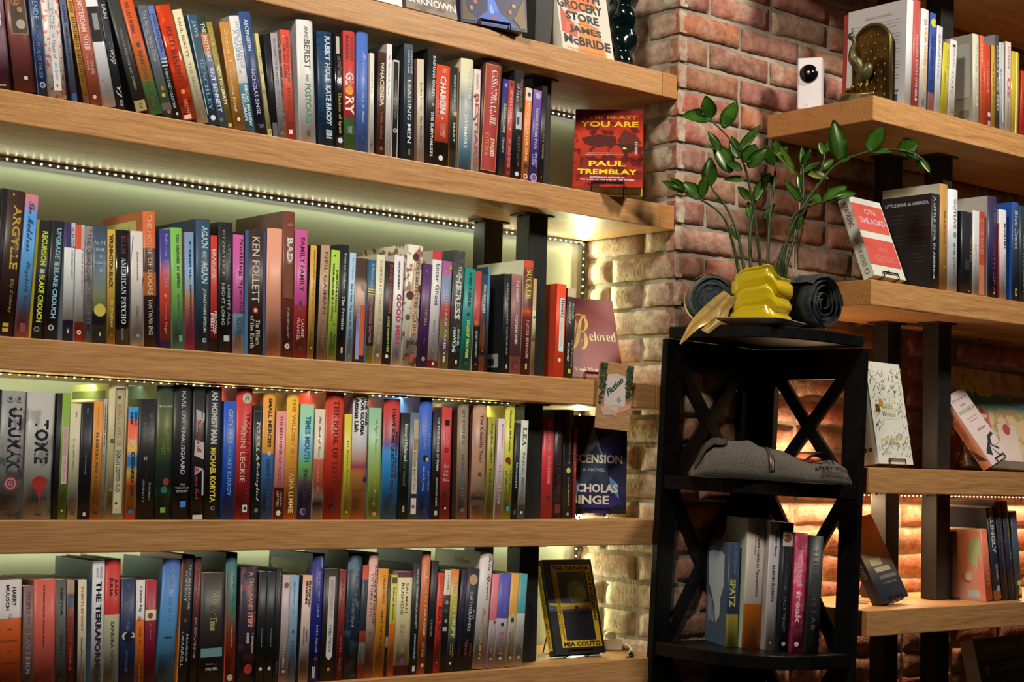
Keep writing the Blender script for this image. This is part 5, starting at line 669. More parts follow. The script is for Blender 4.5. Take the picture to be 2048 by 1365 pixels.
# ------------------------------------------------------------------ face-out books on wire stands
def pose(p, yaw, tilt, roll=0):
    return Matrix.Translation(p) @ Matrix.Rotation(math.radians(yaw), 4, 'Z') @ Matrix.Rotation(math.radians(-tilt), 4, 'X') @ Matrix.Rotation(math.radians(roll), 4, 'Y')
def face_out(label, key, row, M, w, h, t, front, deco, spine, sdeco='', hard=True, back=None, stand=None, grp='face-out books', slab=''):
    GAIN[0] = row
    root = thing('hardback' if hard else 'paperback', label, 'book', mw=M, group=grp)
    th = .0024 if hard else .0008; bm = bmesh.new()
    box(bm, 0, w, 0, th, 0, h, 0); box(bm, 0, w, t - th, t, 0, h, 2)
    n = 5; b = .003 if hard else .0004; L = []
    for i in range(n + 1):
        y = th + (t - 2 * th) * i / n; x = -b * (1 - (2 * i / n - 1) ** 2); L.append((x, y))
    ring = L + [(x + th, y) for x, y in reversed(L)]
    prism(bm, ring, 0, h, 1, 'Z'); bmesh.ops.recalc_face_normals(bm, faces=bm.faces)
    obj('cover', bm, [print_mat('front_' + key, front), print_mat('spine_' + key, spine), print_mat('back_' + key, back or spine)], root)
    i = .003 if hard else .0005
    obj('page_block', bx(th + .0002, w - i, th + .0002, t - th - .0002, i, h - i), PAPER, root)
    decorate(root, lambda s, c, e: Vector((w * c, -e, h * (1 - s))), deco, w, h)
    if sdeco: decorate(root, lambda s, c, e: Vector((-b - e, t * (1 - c), h * (1 - s))), sdeco, t, h, ('spine_lettering',) * 3)
    GAIN[0] = None
    if stand:
        zs, sl = stand; bm = bmesh.new()
        for x in (w * .27, w * .73):
            pts = [M @ Vector(q) for q in ((x, -.0035, .011), (x, -.0045, .002), (x, -.003, -.0022), (x, t + .003, -.0022), (x, t + .004, .04), (x, t + .004, h * .55))]
            e = M @ Vector((x, t + .004, h * .55)); bk = (M.to_3x3() @ Vector((0, 1, 0))); bk.z = 0; bk.normalize()
            ft = e + bk * .035; ft.z = zs + .0018; f2 = ft - bk * .06; f2.z = ft.z
            tube(bm, pts + [ft, f2], .0016, 6)
        for zz, yy in ((.011, -.0035), (h * .55, t + .004)):
            tube(bm, [M @ Vector((w * .27, yy, zz)), M @ Vector((w * .73, yy, zz))], .0016, 6)
        tag(obj('wire_stand', bm, WIRE), sl, 'book stand', 'wire book stands')
    return root
face_out('red hardback face-out on its wire stand, wolf-eyed cover with yellow lettering', 'beast', 'S1', pose((-.2831, .0361, .5901), -43.4, 32.7), .152, .236, .03,
         '0:6a1814,.12:7a1a12,.35:b8341c,.6:a02c18,.85:8a2014,1:a82a14~5a1410,8',
         'V.38 .1 .33 .35 .36 .6 .46 .62 .5 .35 .46 .15 4a1a16;V.26 .72 .42 .62 .52 .78 .44 .98 .33 .9 5a201a;V.45 .6 .5 .68 .58 .72 .54 .9 .46 .86 3a1412;V.505 .7 .495 .74 .52 .77 .525 .72 e0c040;V.62 .15 .75 .1 .95 .3 .8 .42 7a1c12;H.08 .135 .1 .92 b06018 b THE BEAST;H.16 .235 .07 .93 d0a020 b YOU ARE;T.42 .6 .88 .92 d8b0a0 b STORIES;H.57 .58 .2 .7 d8c0b0 n SOMETIMES FUNNY, SOMETIMES CHILLING, ALWAYS;H.59 .6 .16 .73 d8c0b0 n TERRIFYING TALES FROM A MASTER;H.675 .745 .22 .75 d8c020 b PAUL;H.78 .845 .06 .92 d8c020 b TREMBLAY;H.875 .895 .24 .74 d8c8c0 b BESTSELLING AUTHOR OF;H.905 .922 .1 .88 d8c8c0 b THE CABIN AT THE END OF THE WORLD',
         'a8301a', back='d8b020', stand=(ZL[1], 'black wire stand under the red wolf-eyed hardback'))
face_out('dark red paperback face-out with a large gold swash B on its cover', 'beloved', 'S2', pose((-.2050, .112, .1827), -20.9, 23.1), .127, .199, .022, '7a1412',
         'H.2 .66 .0 .46 d8a848 K B;H.42 .54 .45 .96 dcc490 S eloved;H.88 .93 .08 .78 dcc0a0 S Toni Morrison;H.95 .96 .1 .5 c89880 n WITH A FOREWORD', '8a2420', hard=False,
         stand=(ZL[2], 'black wire stand partly hidden by the floral Fiction card'))
face_out('midnight blue hardback face-out with a pale peak and cream capitals', 'ascension', 'S3', pose((-.2175, .1100, -.1180), -35, 3), .138, .215, .03, '0:16141f,.3:241f44,.55:1c1a30,.75:2c2a48,.9:1a1820,1:14131a~2c2458,5',
         'V.1 .45 .42 .3 .42 .62 6c6878;V.3 .5 .6 .1 .75 .3 .62 .48 .8 .7 .55 .7 2c3440;V.6 .12 .66 .06 .85 .2 .72 .25 5c6c8c;V.62 .72 .7 .86 .85 .88 .74 .74 4c7c98;H.4 .49 .02 .93 ccb8a4 b ASCENSION;H.54 .575 .28 .66 8c8890 b A NOVEL;H.7 .79 .02 .86 ccb8a4 b NICHOLAS;H.82 .91 .1 .72 ccb8a4 b BINGE', '14131c',
         stand=(ZL[3], 'black wire stand under the midnight blue hardback with the peak'))
face_out('yellow-framed black hardback face-out beside the white power adaptor', 'drinker', 'S4', pose((-.2623, .0729, -.4230), -3.6, 16.8), .138, .209, .024, '0:2c2a30,.3:3c4450,.52:4c5460,.56:1e1c20,1:1a191c',
         'R.06 .13 .15 .95 c89c20;R.06 .93 .15 .25 c89c20;R.06 .93 .85 .95 c89c20;R.86 .93 .15 .95 c89c20;R.13 .5 .25 .85 3a4450;D.36 .6 .2 6c7064;D.37 .66 .12 8c8858;V.48 .0 .5 .15 .52 .85 .49 1 .46 1 .47 .5 .46 0 c0a030;R.5 .53 .25 .85 a8702c;D.52 .55 .04 3a2418;H.072 .12 .18 .92 241c14 b THE DRINKER;T.14 .66 .87 .93 241c14 b OF HORIZONS;T.2 .85 .19 .23 5a4818 n TRANSLATED FROM THE PORTUGUESE BY DAVID BROOKSHAW;T.14 .8 .155 .18 5a4818 n THE SANDS OF THE EMPEROR;H.87 .92 .18 .92 241c14 b MIA COUTO', '1c1b1e',
         'R.06 .95 .15 .8 c0961f;T.08 .6 .3 .65 3c3014 b THE DRINKER OF HORIZONS;T.66 .92 .3 .65 3c3014 b MIA COUTO', stand=(ZL[4], 'black wire stand under the yellow-framed black hardback'))
face_out('cream paperback tilted on a stand, two orange-red blocks on its cover', 'road', 'R1', pose((.3152, -.3152, .4292), 4.4, 21.4), .129, .2, .03, 'd0c0a0',
         'R.08 .43 .0 .97 cc4c38;R.52 .86 .0 .97 c84838;H.13 .2 .35 .7 d8a898 n ON;H.25 .33 .12 .92 d09c9c b THE ROAD;H.62 .69 .4 .72 c87060 n JACK;H.73 .81 .22 .85 c87060 n KEROUAC;D.92 .5 .025 b84838', 'c8bc9c',
         'T.06 .36 .3 .7 8c3c34 b KEROUAC;T.5 .86 .3 .68 8c7448 b ON THE ROAD;D.92 .5 .22 8c3c34;D.92 .5 .14 c8bc9c', hard=False, stand=(ZR[2], 'black wire stand holding the two-block orange and cream paperback'))
leafy = ';'.join('V%.3f %.3f %.3f %.3f %.3f %.3f %.3f %.3f %s' % (s, c, s + .016, c + .018 * q, s + .036, c + .03 * q, s + .018, c - .006 * q, R.choice(['8c8470', '6c6c54', 'a08c5c']))
                 for s, c, q in ((R.uniform(.04, .9), R.uniform(.05, .95), R.choice((-1, 1))) for _ in range(190)) if not (.34 < s < .62 and .25 < c < .75) and s < .9)
face_out('white hardback cookbook printed with tiny scattered leaves', 'women', 'S3', pose((.3618, -.2981, .0090), 5.3, 10), .145, .236, .045, 'd6c8b6',
         leafy + ';H.36 .42 .32 .62 b0a068 i Little;H.44 .5 .3 .68 b0a068 i Women;H.52 .53 .34 .7 b8ac80 n COOKBOOK;R.38 .46 .12 .24 b07838;H.74 .775 .3 .68 b09850 b LOUISA', 'ccc0ac',
         'D.1 .5 .2 8c8460;D.3 .4 .18 7c7c5c;D.5 .55 .18 8c8460;D.66 .4 .16 8c7c4c;D.86 .35 .12 4c4c30;D.86 .65 .12 4c4c30', stand=(ZR[3], 'stand hidden under the white leaf-printed cookbook'))
face_out('pink-jacketed book leaning steeply with a dinosaur skeleton on its cover', 'dino', 'S3', pose((.8393, -.2739, .0140), 4.6, 29.8, -17.3), .113, .2, .028, 'c8aca4',
         'H.08 .12 .1 .9 8c7464 S DAYS;H.17 .2 .35 .6 8c7464 S in the;H.24 .29 .06 .95 8c8054 S FOSSILS;H.36 .38 .25 .8 b06c5c i A Journey Through;H.4 .42 .3 .75 b06c5c i the Bone Rooms;H.53 .57 .4 .85 8c7c54 S Riley Black;V.66 .62 .64 .9 .68 .94 .7 .7 .8 .55 .88 .75 .86 .8 .76 .5 .9 .3 .84 .1 .8 .2 .72 .5 2c302c;V.78 .42 .95 .6 .97 .75 .93 .62 2c302c;H.8 .82 .6 .95 a8885c n FIELD NOTES', 'b86a48',
         'T.1 .6 .3 .7 8c4430 n DAYS IN THE FOSSILS;V.7 .1 .8 .5 .92 .9 .86 .2 3a2c24', stand=(ZR[3], 'black stand under the leaning dinosaur-skeleton book'))
face_out('large illustrated hardback with fat yellow capitals and a pink building', 'wes', 'S3', pose((.8800, -.1750, .0140), -4, 17, 2), .3, .265, .04, '0:c8a088,.22:c8a088,.25:5c7c74,.4:6c8470,.46:c8a878,1:b89c84~a8845c,6',
         'H.1 .28 .1 .52 c8b830 b WES;H.14 .24 .58 .95 c89c90 b AND;R.3 .37 .12 1 5c8078;H.32 .35 .3 .9 3c5450 n THE ICONIC FILMMAKER;R.42 .82 .14 .42 b4584c;R.46 .5 .16 .4 d8b0a0;R.56 .6 .16 .4 d8b0a0;R.66 .7 .16 .4 d8b0a0;R.4 .45 .2 .24 8c3c38;R.4 .45 .32 .36 8c3c38;R.82 .9 .2 .5 8c7850;R.55 .95 .5 .75 c8ac9c;D.6 .62 .05 a84440;D.85 .3 .03 8c4038;D.88 .42 .025 a85040;R.92 1 0 1 6c5c50', '7c3c28',
         'T.28 .68 .25 .7 c0a838 b WES ANDERSON;T.86 .97 .3 .7 c0a838 b IOS')
face_out('dark paperback leaning far back with a dusky orange sky on its cover', 'river', 'S4', pose((.4256, -.2640, -.3083), 7.6, 25.6, -6.1), .13, .208, .026, '0:8c4c24,.2:b0703c,.35:a88054,.5:8c7458,.62:4c4440,.8:24262c,1:1c2026',
         'R.5 .58 .2 .6 b09c78;R.6 .66 .25 .8 9c8c70;R.7 .74 .3 .9 6c6054;H.52 .57 .2 .6 c8b48c n RIVER;H.61 .655 .25 .8 b8a484 n MOUTH;H.78 .8 .3 .85 8c7c74 n A NOVEL;H.86 .875 .3 .7 6c6460 n ', '1c222c',
         'T.1 .3 .3 .7 5c5c64 n THE;T.3 .7 .3 .7 6c6470 n DOWNRIVER', hard=False, stand=(ZR[4], 'wire stand behind the steeply leaning dark paperback'))
face_out('off-white hardback face-out with heavy black brush capitals and orange shapes', 'grocery', 'S1', pose((-.3265, .0300, .8823), -.4, 12.5), .153, .238, .03, 'c8bca4',
         'V.05 .05 .1 .9 .5 .75 .6 .2 d87038;V.55 .05 .75 .35 .98 .25 .9 .02 b8503c;V.62 .4 .7 .75 .98 .86 .97 .3 e08030;V.8 .0 .98 .0 .98 .28 .84 .3 c4b8a0;V.68 .12 .82 .08 .82 .22 .7 .24 c85840;H.25 .33 .2 .8 24201c b HEAVEN AND;H.36 .44 .15 .85 24201c b EARTH;H.46 .555 .0 .88 24201c b GROCERY;H.58 .665 .14 .78 24201c b STORE;H.685 .695 .15 .8 8c5c48 n NEW YORK TIMES BESTSELLING AUTHOR;H.715 .8 .17 .8 24201c b JAMES;H.82 .91 .05 .95 24201c b McBRIDE;H.95 .965 .1 .8 a86c48 n AUTHOR OF THE NATIONAL BOOK AWARD', 'b8ac94', stand=None)
face_out('dark blue hardback face-out with a glowing road and small flowers', 'forest', 'S1', pose((-.6261, .007, .8823), -11.3, 6.7), .155, .237, .03, '0:14162c,.7:1a2040,1:1c2444',
         'V.74 .4 .74 .5 .86 .58 .86 .4 5c7cd0;V.86 .4 .86 .58 .98 .85 .98 .2 4c60a8;V.8 .44 .8 .46 .88 .5 .88 .44 b0c8f0;D.8 .22 .03 b06050;D.86 .16 .03 b08040;D.84 .74 .03 b06848;D.78 .8 .03 c08850;D.9 .82 .025 a06050;V.7 .95 .9 .8 .98 .9 .98 .98 7c6440;V.7 .03 .9 .1 .97 .3 .98 .02 604c38;D.92 .5 .04 7c5c70', '14162a', stand=(ZL[0], 'black wire stand under the dark blue flowered hardback'))
face_out('brown portrait paperback face-out with white capitals, cut off by the top', 'unknown', 'S1', pose((-.7660, .0041, .8824), 2, 11.8), .133, .21, .02, '0:3c3024,.6:6a5440,1:7c6450~4c3c2c,9',
         'H.6 .68 .1 .9 d8ccc0 b LETTER;H.72 .78 .2 .8 d8ccc0 b OF AN;H.85 .93 .02 .98 d8ccc0 b UNKNOWN', '54443a', hard=False, stand=None)
face_out('white hardback face-out with blue lettering, cut off by the top', 'hannah', 'S1', pose((-.9130, .0041, .8824), 2, 11.7), .141, .235, .03, 'd8ccc4',
         'H.8 .9 .05 .85 5c6c84 S Hannah;H.93 .95 .1 .6 c07c6c n A NOVEL', 'c8bcb4', stand=None)
face_out('grey-jacketed hardback on the lowest corner shelf, only its top showing', 'low', 'S4', pose((.885, -.27, -.7190), 4, 14), .24, .312, .04, '0:4c4c38,.12:5c5c40,.2:34403c,1:2c3834',
         'H.06 .1 .2 .8 8c8c74 n HISTORY;D.25 .15 .05 a06c5c;H.2 .26 .4 .9 8c9088 n CURIOUS', 'a8a494', stand=None)
t = obj('book_slip', bx(0, .018, 0, .045, 0, .075, .001), mat('maroon_card', '3a1a1c', .5)); t.location = (.602, -.11, ZR[4] + .0005)
tag(t, 'small maroon boxed card standing behind the leaning dark paperback', 'boxed card')
t = thing('bookend', 'dark brown wooden bookend block holding the rust red paperback', 'bookend', (.7665, -.245, ZR[4] + .0005))
obj('upright', bx(0, .013, .03, .12, .004, .166, .003), noise_mat('walnut', '3a2016', '2a150f', 8, .45, stretch=(1, 1, .15)), t); obj('foot', bx(.0, .03, .03, .12, 0, .0039, .001), WIRE, t)
# ------------------------------------------------------------------ Fiction card
card = thing('sign_card', 'floral kraft sign card reading Fiction on the third shelf edge', 'sign', mw=Matrix.Translation((-.2394, -.0062, .0674)) @ Matrix.Rotation(math.radians(2.6), 4, 'Y') @ Matrix.Rotation(math.radians(2), 4, 'X'))
CW, CH = .103, .1455
obj('card', bx(0, CW, 0, .0022, 0, CH, .0006), noise_mat('kraft_card', 'c09468', 'a87c54', 90, .5, stretch=(.3, 1, 6), coat=.4), card)
surf = lambda s, c, e: Vector((CW * c, -e, CH * (1 - s)))
decorate(card, surf, 'V.2 .15 .16 .5 .2 .85 .3 .8 .7 .82 .74 .5 .7 .2 .4 .22 d8c0b4;V.64 .62 .58 .92 .66 .98 .76 .6 d89c84;V.68 .1 .66 .4 .78 .5 .8 .2 d0b09c;V.7 .4 .72 .62 .8 .55 .78 .42 c8a898;R.22 .64 .2 .8 d4c8c4;D.55 .62 .06 a0a09c;V.48 .6 .55 .64 .62 .62 .55 .6 9a9a96;V.55 .52 .54 .62 .55 .72 .56 .62 9a9a96', CW, CH)
bm = bmesh.new()
for k in range(420):
    left = k % 2; c = R.uniform(.0, .2) if left else R.uniform(.8, .99); s = abs(R.gauss(0, .3)) + .02
    if s > .62 or s < .01: continue
    a = R.uniform(0, 6.28); l = R.uniform(.0035, .0075)
    P = surf(s, c, .0009 + k * 3e-6); u = Vector((math.cos(a), 0, math.sin(a))) * l; v = Vector((-math.sin(a), 0, math.cos(a))) * l * .4
    q = [P, P + u * .5 + v, P + u, P + u * .5 - v]
    if all(.0005 < x.x < CW - .0005 for x in q) and all(.001 < x.z < CH - .001 for x in q): bm.faces.new([bm.verts.new(x) for x in q])
obj('leaf_print', bm, noise_mat('leaf_print', '1c3428', '4c6440', 200, .5), card)
def put_fiction(me):
    ca, sa = math.cos(.72), math.sin(.72)
    fit(me, lambda u, v: surf(.52 - (u * .056 * sa + v * .015 * ca) / CH, .30 + (u * .058 * ca - v * .015 * sa) / CW, .0012))
    obj('title_lettering', me, ink('1c4c50'), card)
want_text('Fiction', 'bi', put_fiction)
# ------------------------------------------------------------------ power adaptor on the bottom shelf
t = thing('power_adaptor', 'white plug-in power adaptor with a short cable next to the yellow-framed book', 'power adaptor', (-.03, .15, ZL[4] + .0006), -.4)
WHT = mat('white_plastic', 'd8d0bc', .4)
obj('plug_body', bx(-.024, .024, -.018, .02, 0, .026, .004), WHT, t)
bm = bmesh.new(); lathe(bm, [(.001, .026), (.013, .026), (.013, .036), (.009, .041), (.001, .042)], 16); obj('cap', bm, WHT, t)
bm = bmesh.new(); tube(bm, spline([(.024, -.008, .014), (.034, -.03, .012), (.03, -.06, .005), (.018, -.085, .0045)], 6), .0024, 8); obj('cable', bm, WHT, t)
bm = bmesh.new(); tube(bm, [(.018, -.085, .0055), (.009, -.108, .0055)], .0052, 10); obj('barrel_connector', bm, WHT, t)
bm = bmesh.new(); tube(bm, [(.009, -.108, .0055), (-.004, -.14, .0055)], .0048, 10); tube(bm, spline([(-.004, -.14, .005), (-.008, -.15, .003), (-.02, -.153, .0015)], 5), .0014, 6); obj('jack_socket', bm, WIRE, t)
# ------------------------------------------------------------------ glass figure on the top shelf
bm = bmesh.new()
prof = [(.001, 0), (.034, 0), (.036, .006), (.033, .010)]
for k in range(40):
    z = .010 + k * .0052
    prof.append((.0285 + .0075 * abs(math.sin((z + .012) / .052 * math.pi)) ** .8, z))
prof += [(.018, .222), (.001, .226)]
lathe(bm, prof, 28)
for v in bm.verts:
    a = math.atan2(v.co.y, v.co.x); f = 1 + .10 * math.sin(3 * a + v.co.z * 55) + .05 * mnoise.noise(v.co * 55); v.co.x *= f; v.co.y *= f
g = obj('glass_ornament', bm, None, smooth=True)
m = mat('teal_glass', '06191c', .06, coat=1); m.node_tree.nodes['Principled BSDF'].inputs['Transmission Weight'].default_value = .35; m.node_tree.nodes['Principled BSDF'].inputs['IOR'].default_value = 1.5
g.data.materials.append(m); g.location = (-.123, .062, ZL[0] + .0005); tag(g, 'dark teal glossy glass ornament of stacked bulges at the top shelf end', 'ornament')
# ------------------------------------------------------------------ white camera and peacock bookend
t = thing('security_camera', 'white box-shaped camera with a black round lens on the corner shelf', 'camera', (.330, -.112, ZR[1] + .0005), math.radians(-57))
obj('body', bx(-.029, .029, -.024, .024, 0, .123, .0035), mat('camera_white', 'd4ccd2', .35), t)
bm = bmesh.new(); lathe(bm, [(.001, .004), (.0205, .004), (.0215, .002), (.0215, -.006), (.001, -.006)], 28); bm.transform(Matrix.Translation((-.002, -.0255, .084)) @ Matrix.Rotation(math.pi / 2, 4, 'X')); obj('lens', bm, mat('lens_black', '0a0a0c', .12, coat=1), t, True)
bm = bmesh.new(); lathe(bm, [(.0005, .0006), (.003, .0006), (.003, -.0006), (.0005, -.0006)], 3); bm.transform(Matrix.Translation((.008, -.0301, .088)) @ Matrix.Rotation(math.pi / 2, 4, 'X')); obj('lens_mark', bm, mat('mark_white', 'c8c8c8', .4), t)
bm = bmesh.new(); bmesh.ops.create_uvsphere(bm, u_segments=8, v_segments=6, radius=.0022); bm.transform(Matrix.Translation((-.003, -.0245, .012))); obj('status_light', bm, mat('blue_led', '4040ff', .4, emit=(.25, .25, 1), es=3), t)
BRZ = noise_mat('antique_bronze', '3c2a14', '6c5828', 30, .38, bump=.2)
for mm in (BRZ,): mm.node_tree.nodes['Principled BSDF'].inputs['Metallic'].default_value = .75
GLD = mat('worn_gilt', '8c6a30', .36, metal=.8); VRD = noise_mat('green_patina', '3c4c34', '6c5c2c', 40, .42); VRD.node_tree.nodes['Principled BSDF'].inputs['Metallic'].default_value = .4
t = thing('peacock_bookend', 'bronze peacock bookend with a studded arched back plate', 'bookend', (.352, -.230, ZR[1] + .0005), math.radians(-90))
# local x runs along the plate (toward the room), -y faces away from the books
Wp, Hp = .108, .2; n = 18
arch = [(-Wp / 2, .004), (Wp / 2, .004)] + [(Wp / 2 * math.cos(math.pi * k / n), Hp - Wp / 2 * .95 + Wp / 2 * .95 * math.sin(math.pi * k / n)) for k in range(n + 1)]
bm = bmesh.new(); prism(bm, arch, .054, .064); obj('back_plate', bm, BRZ, t)
bm = bmesh.new(); rim = [(x, .054, z) for x, z in arch[2:]]; rim = [(Wp / 2, .054, .006)] + rim + [(-Wp / 2, .054, .006)]
tube(bm, [(x * .975, y, z) for x, y, z in rim], .0042, 8); obj('rim', bm, mat('rim_bronze', '6c6030', .36, metal=.8), t, True)
bm = bmesh.new()
for r_ in range(9):
    for c in range(5):
        x = (c - 2) * .019 + (.0095 if r_ % 2 else 0); z = .028 + r_ * .018
        if abs(x) > .045 or (z > Hp - .04 and abs(x) > .026) or z > Hp - .014: continue
        bmesh.ops.create_uvsphere(bm, u_segments=8, v_segments=6, radius=.0034, matrix=Matrix.Translation((x, .0535, z)) @ Matrix.Diagonal((.8, .6, 1.7, 1)))
obj('feather_studs', bm, GLD, t, True)
bm = bmesh.new(); base = [(-.052, .066), (.056, .066), (.056, .03)] + [(.056 * math.cos(q * math.pi / 14) - .0, .02 - .066 * math.sin(q * math.pi / 14)) for q in range(15)] + [(-.056, .03)]
prism(bm, base[1:], 0, .010, 0, 'Z'); prism(bm, [(x * .9, y * .9 + .003) for x, y in base[1:]], .010, .017, 0, 'Z'); bmesh.ops.recalc_face_normals(bm, faces=bm.faces); obj('base', bm, mat('base_bronze', '4c4a24', .42, metal=.6), t)
bm = bmesh.new()
tube(bm, spline([(-.012, .03, .085), (-.018, .022, .105), (-.026, .016, .118), (-.024, .012, .135), (-.018, .012, .152), (-.022, .008, .164)], 6), [.012, .012, .012, .0125, .013, .013, .0135, .0135, .0135, .013, .012, .012, .011, .0105, .0095, .009, .008, .0075, .007, .0065, .006, .0056, .0054, .0052, .005, .005, .0052, .0056, .006, .006, .005][:31], 10)
bmesh.ops.create_uvsphere(bm, u_segments=10, v_segments=8, radius=.0085, matrix=Matrix.Translation((-.023, .006, .167)))
tube(bm, [(-.026, .0, .166), (-.033, -.006, .163)], [.003, .0006], 6); tube(bm, [(-.022, .008, .174), (-.022, .01, .186)], [.0012, .003], 6)
bmesh.ops.create_uvsphere(bm, u_segments=12, v_segments=10, radius=.02, matrix=Matrix.Translation((-.004, .034, .082)) @ Matrix.Rotation(.6, 4, 'Y') @ Matrix.Diagonal((.8, .8, 1.3, 1)))
obj('peacock', bm, VRD, t, True)
bm = bmesh.new()
tube(bm, [(-.01, .03, .064), (-.012, .026, .04)], .0035, 6); tube(bm, [(.004, .032, .064), (.004, .028, .04)], .0035, 6)
for k in range(9):
    a = k * .7; bmesh.ops.create_uvsphere(bm, u_segments=8, v_segments=6, radius=.011 - .0006 * k, matrix=Matrix.Translation((-.018 + .02 * math.cos(a), .016 + .012 * math.sin(a), .02 + .0035 * k)) @ Matrix.Rotation(a, 4, 'Z') @ Matrix.Diagonal((1.6, .7, .6, 1)))
tube(bm, spline([(-.042, .0, .03), (-.02, -.006, .026), (.01, .004, .024), (.034, .02, .026)], 6), .005, 7)
obj('rocky_perch', bm, GLD, t, True)
# ------------------------------------------------------------------ black corner rack
def tl(o): o.matrix_world = TILT @ o.matrix_world; return o
B0 = Vector((.11, -.18, FLOOR))
rack = thing('corner_rack', 'tall black corner rack with X-braced sides in front of the brick pier', 'rack', mw=TILT @ Matrix.Translation(B0))
def rk(name, bm): bm.transform(Matrix.Translation(-B0)); return obj(name, bm, BLACK, rack)
xl, xr, yb_, yf = -.04, .262, -.026, -.33; T = .019
outl = [(xr, yb_), (xl, yb_), (xl, -.10)] + [(xl + (xr - .07 - xl) * (1 - math.cos(k * math.pi / 20) ** .72), -.10 - (.23) * math.sin(k * math.pi / 20) ** .72) for k in range(1, 10)] + [(xr - .07, yf), (xr, yf)]
for z, nm, tk in ((.30, 'top_board', .026), (-.030, 'shelf', .030), (-.395, 'shelf', .030), (-.76, 'shelf', .030), (-1.12, 'shelf', .03)):
    sc = 1.0 if nm == 'top_board' else .985
    bm = bmesh.new(); prism(bm, [(.11 + (x - .11) * sc, -.18 + (y + .18) * sc) for x, y in outl], z - tk, z, 0, 'Z'); bmesh.ops.recalc_face_normals(bm, faces=bm.faces); bmesh.ops.bevel(bm, geom=[e for e in bm.edges if len(e.link_faces) == 2 and e.calc_face_angle(0) > 1.2], offset=.002, segments=1, affect='EDGES')
    rk(nm, bm)
SW = .05
for (a0, a1, pl) in ((xl, xl + SW, 'A'), (xr - SW, xr, 'A'), (yf, yf + SW, 'B'), (yb_ - SW - .001, yb_ + T, 'B')):
    if pl == 'A': rk('stile', bx(a0, a1, yb_ + .0005, yb_ + T, FLOOR, .2735, .002))
    else: rk('stile', bx(xr + .0005, xr + T, a0, a1, FLOOR, .2735, .002))
levels = [(.2735, -.030, .058), (-.061, -.395, .012), (-.426, -.76, .012), (-.791, -1.12, .012)]
for zt, zb, ap in levels:
    za, zc = zt - ap, zb + .004
    for pl in 'AB':
        lo_, hi_ = (xl + SW, xr - SW) if pl == 'A' else (yf + SW, yb_ - SW - .001)
        for q in (0, 1):
            p0, p1 = (lo_, za) if q == 0 else (lo_, zc), (hi_, zc) if q == 0 else (hi_, za)
            d = Vector((p1[0] - p0[0], p1[1] - p0[1])); d.normalize(); nn = Vector((-d.y, d.x)) * .0145; e = d * .012
            pts = [(p0[0] - e.x + nn.x, p0[1] - e.y + nn.y), (p0[0] - e.x - nn.x, p0[1] - e.y - nn.y), (p1[0] + e.x - nn.x, p1[1] + e.y - nn.y), (p1[0] + e.x + nn.x, p1[1] + e.y + nn.y)]
            bm = bmesh.new(); off = .002 * q
            if pl == 'A': prism(bm, pts, yb_ + .003 + off, yb_ + .013 + off, 0, 'Y')
            else: prism(bm, pts, xr + .003 + off, xr + .013 + off, 0, 'X')
            bmesh.ops.recalc_face_normals(bm, faces=bm.faces); rk('cross_brace', bm)
        if ap > .02:
            rk('apron', bx(lo_, hi_, yb_ + .002, yb_ + .014, za - .012, zt, .001) if pl == 'A' else bx(xr + .002, xr + .014, lo_, hi_, za - .012, zt, .001))
# ------------------------------------------------------------------ plant, saucer, blanket on the rack
YAWP = math.radians(17); PC = Vector((.05, -.215, .3008))
sau = bmesh.new()
def sq(r, z, n=40):
    return [((abs(math.cos(a)) ** .28) * (1 if math.cos(a) >= 0 else -1) * r, (abs(math.sin(a)) ** .28) * (1 if math.sin(a) >= 0 else -1) * r, z) for a in (2 * math.pi * k / n for k in range(n))]
def loft(bm, rings, cap0=True, cap1=True):
    V = [[bm.verts.new(p) for p in r] for r in rings]; n = len(V[0])
    for i in range(len(V) - 1):
        for k in range(n): bm.faces.new((V[i][k], V[i][(k + 1) % n], V[i + 1][(k + 1) % n], V[i + 1][k]))
    if cap0: bm.faces.new(V[0][::-1])
    if cap1: bm.faces.new(V[-1])
loft(sau, [sq(.052, 0), sq(.056, .002), sq(.080, .0125), sq(.0815, .0145), sq(.079, .0150), sq(.056, .0055), sq(.03, .005)])
s_ = obj('saucer', sau, mat('white_ceramic', 'b8aca0', .3, coat=.4), smooth=True); s_.matrix_world = TILT @ Matrix.Translation(PC) @ Matrix.Rotation(YAWP, 4, 'Z'); tag(s_, 'square white ceramic saucer under the yellow plant pot', 'saucer')
pot = thing('potted_plant', 'glossy-leaved plant in a wavy bright yellow pot on the black rack', 'plant', mw=TILT @ Matrix.Translation(PC + Vector((0, 0, .0062))) @ Matrix.Rotation(YAWP, 4, 'Z'))
bm = bmesh.new(); rings = []; NA, NZ = 96, 45; Hh = .108
def potp(a, v, r0=.054):
    dz = .0115 * math.sin(2 * a + .9) + .005 * math.sin(4 * a + .3)
    z = v * Hh + dz * min(1, v * 2.5); ph = (v * Hh) / .036 + .18
    bul = abs(math.sin(math.pi * ph)) ** .5
    r = r0 * (.88 + .155 * bul + .02 * v) * (1 + .035 * math.sin(2 * a + 2 + 3.0 * math.sin(math.pi * ph)))
    ca, sa = math.cos(a), math.sin(a); e = .42
    return (abs(ca) ** e * (1 if ca >= 0 else -1) * r, abs(sa) ** e * (1 if sa >= 0 else -1) * r, z)
for j in range(NZ + 1): rings.append([potp(2 * math.pi * k / NA, j / NZ) for k in range(NA)])
for rr, dz in ((.9, -.001), (.86, -.012)): rings.append([(potp(2 * math.pi * k / NA, 1)[0] * rr, potp(2 * math.pi * k / NA, 1)[1] * rr, potp(2 * math.pi * k / NA, 1)[2] + dz) for k in range(NA)])
loft(bm, rings); bmesh.ops.recalc_face_normals(bm, faces=bm.faces)
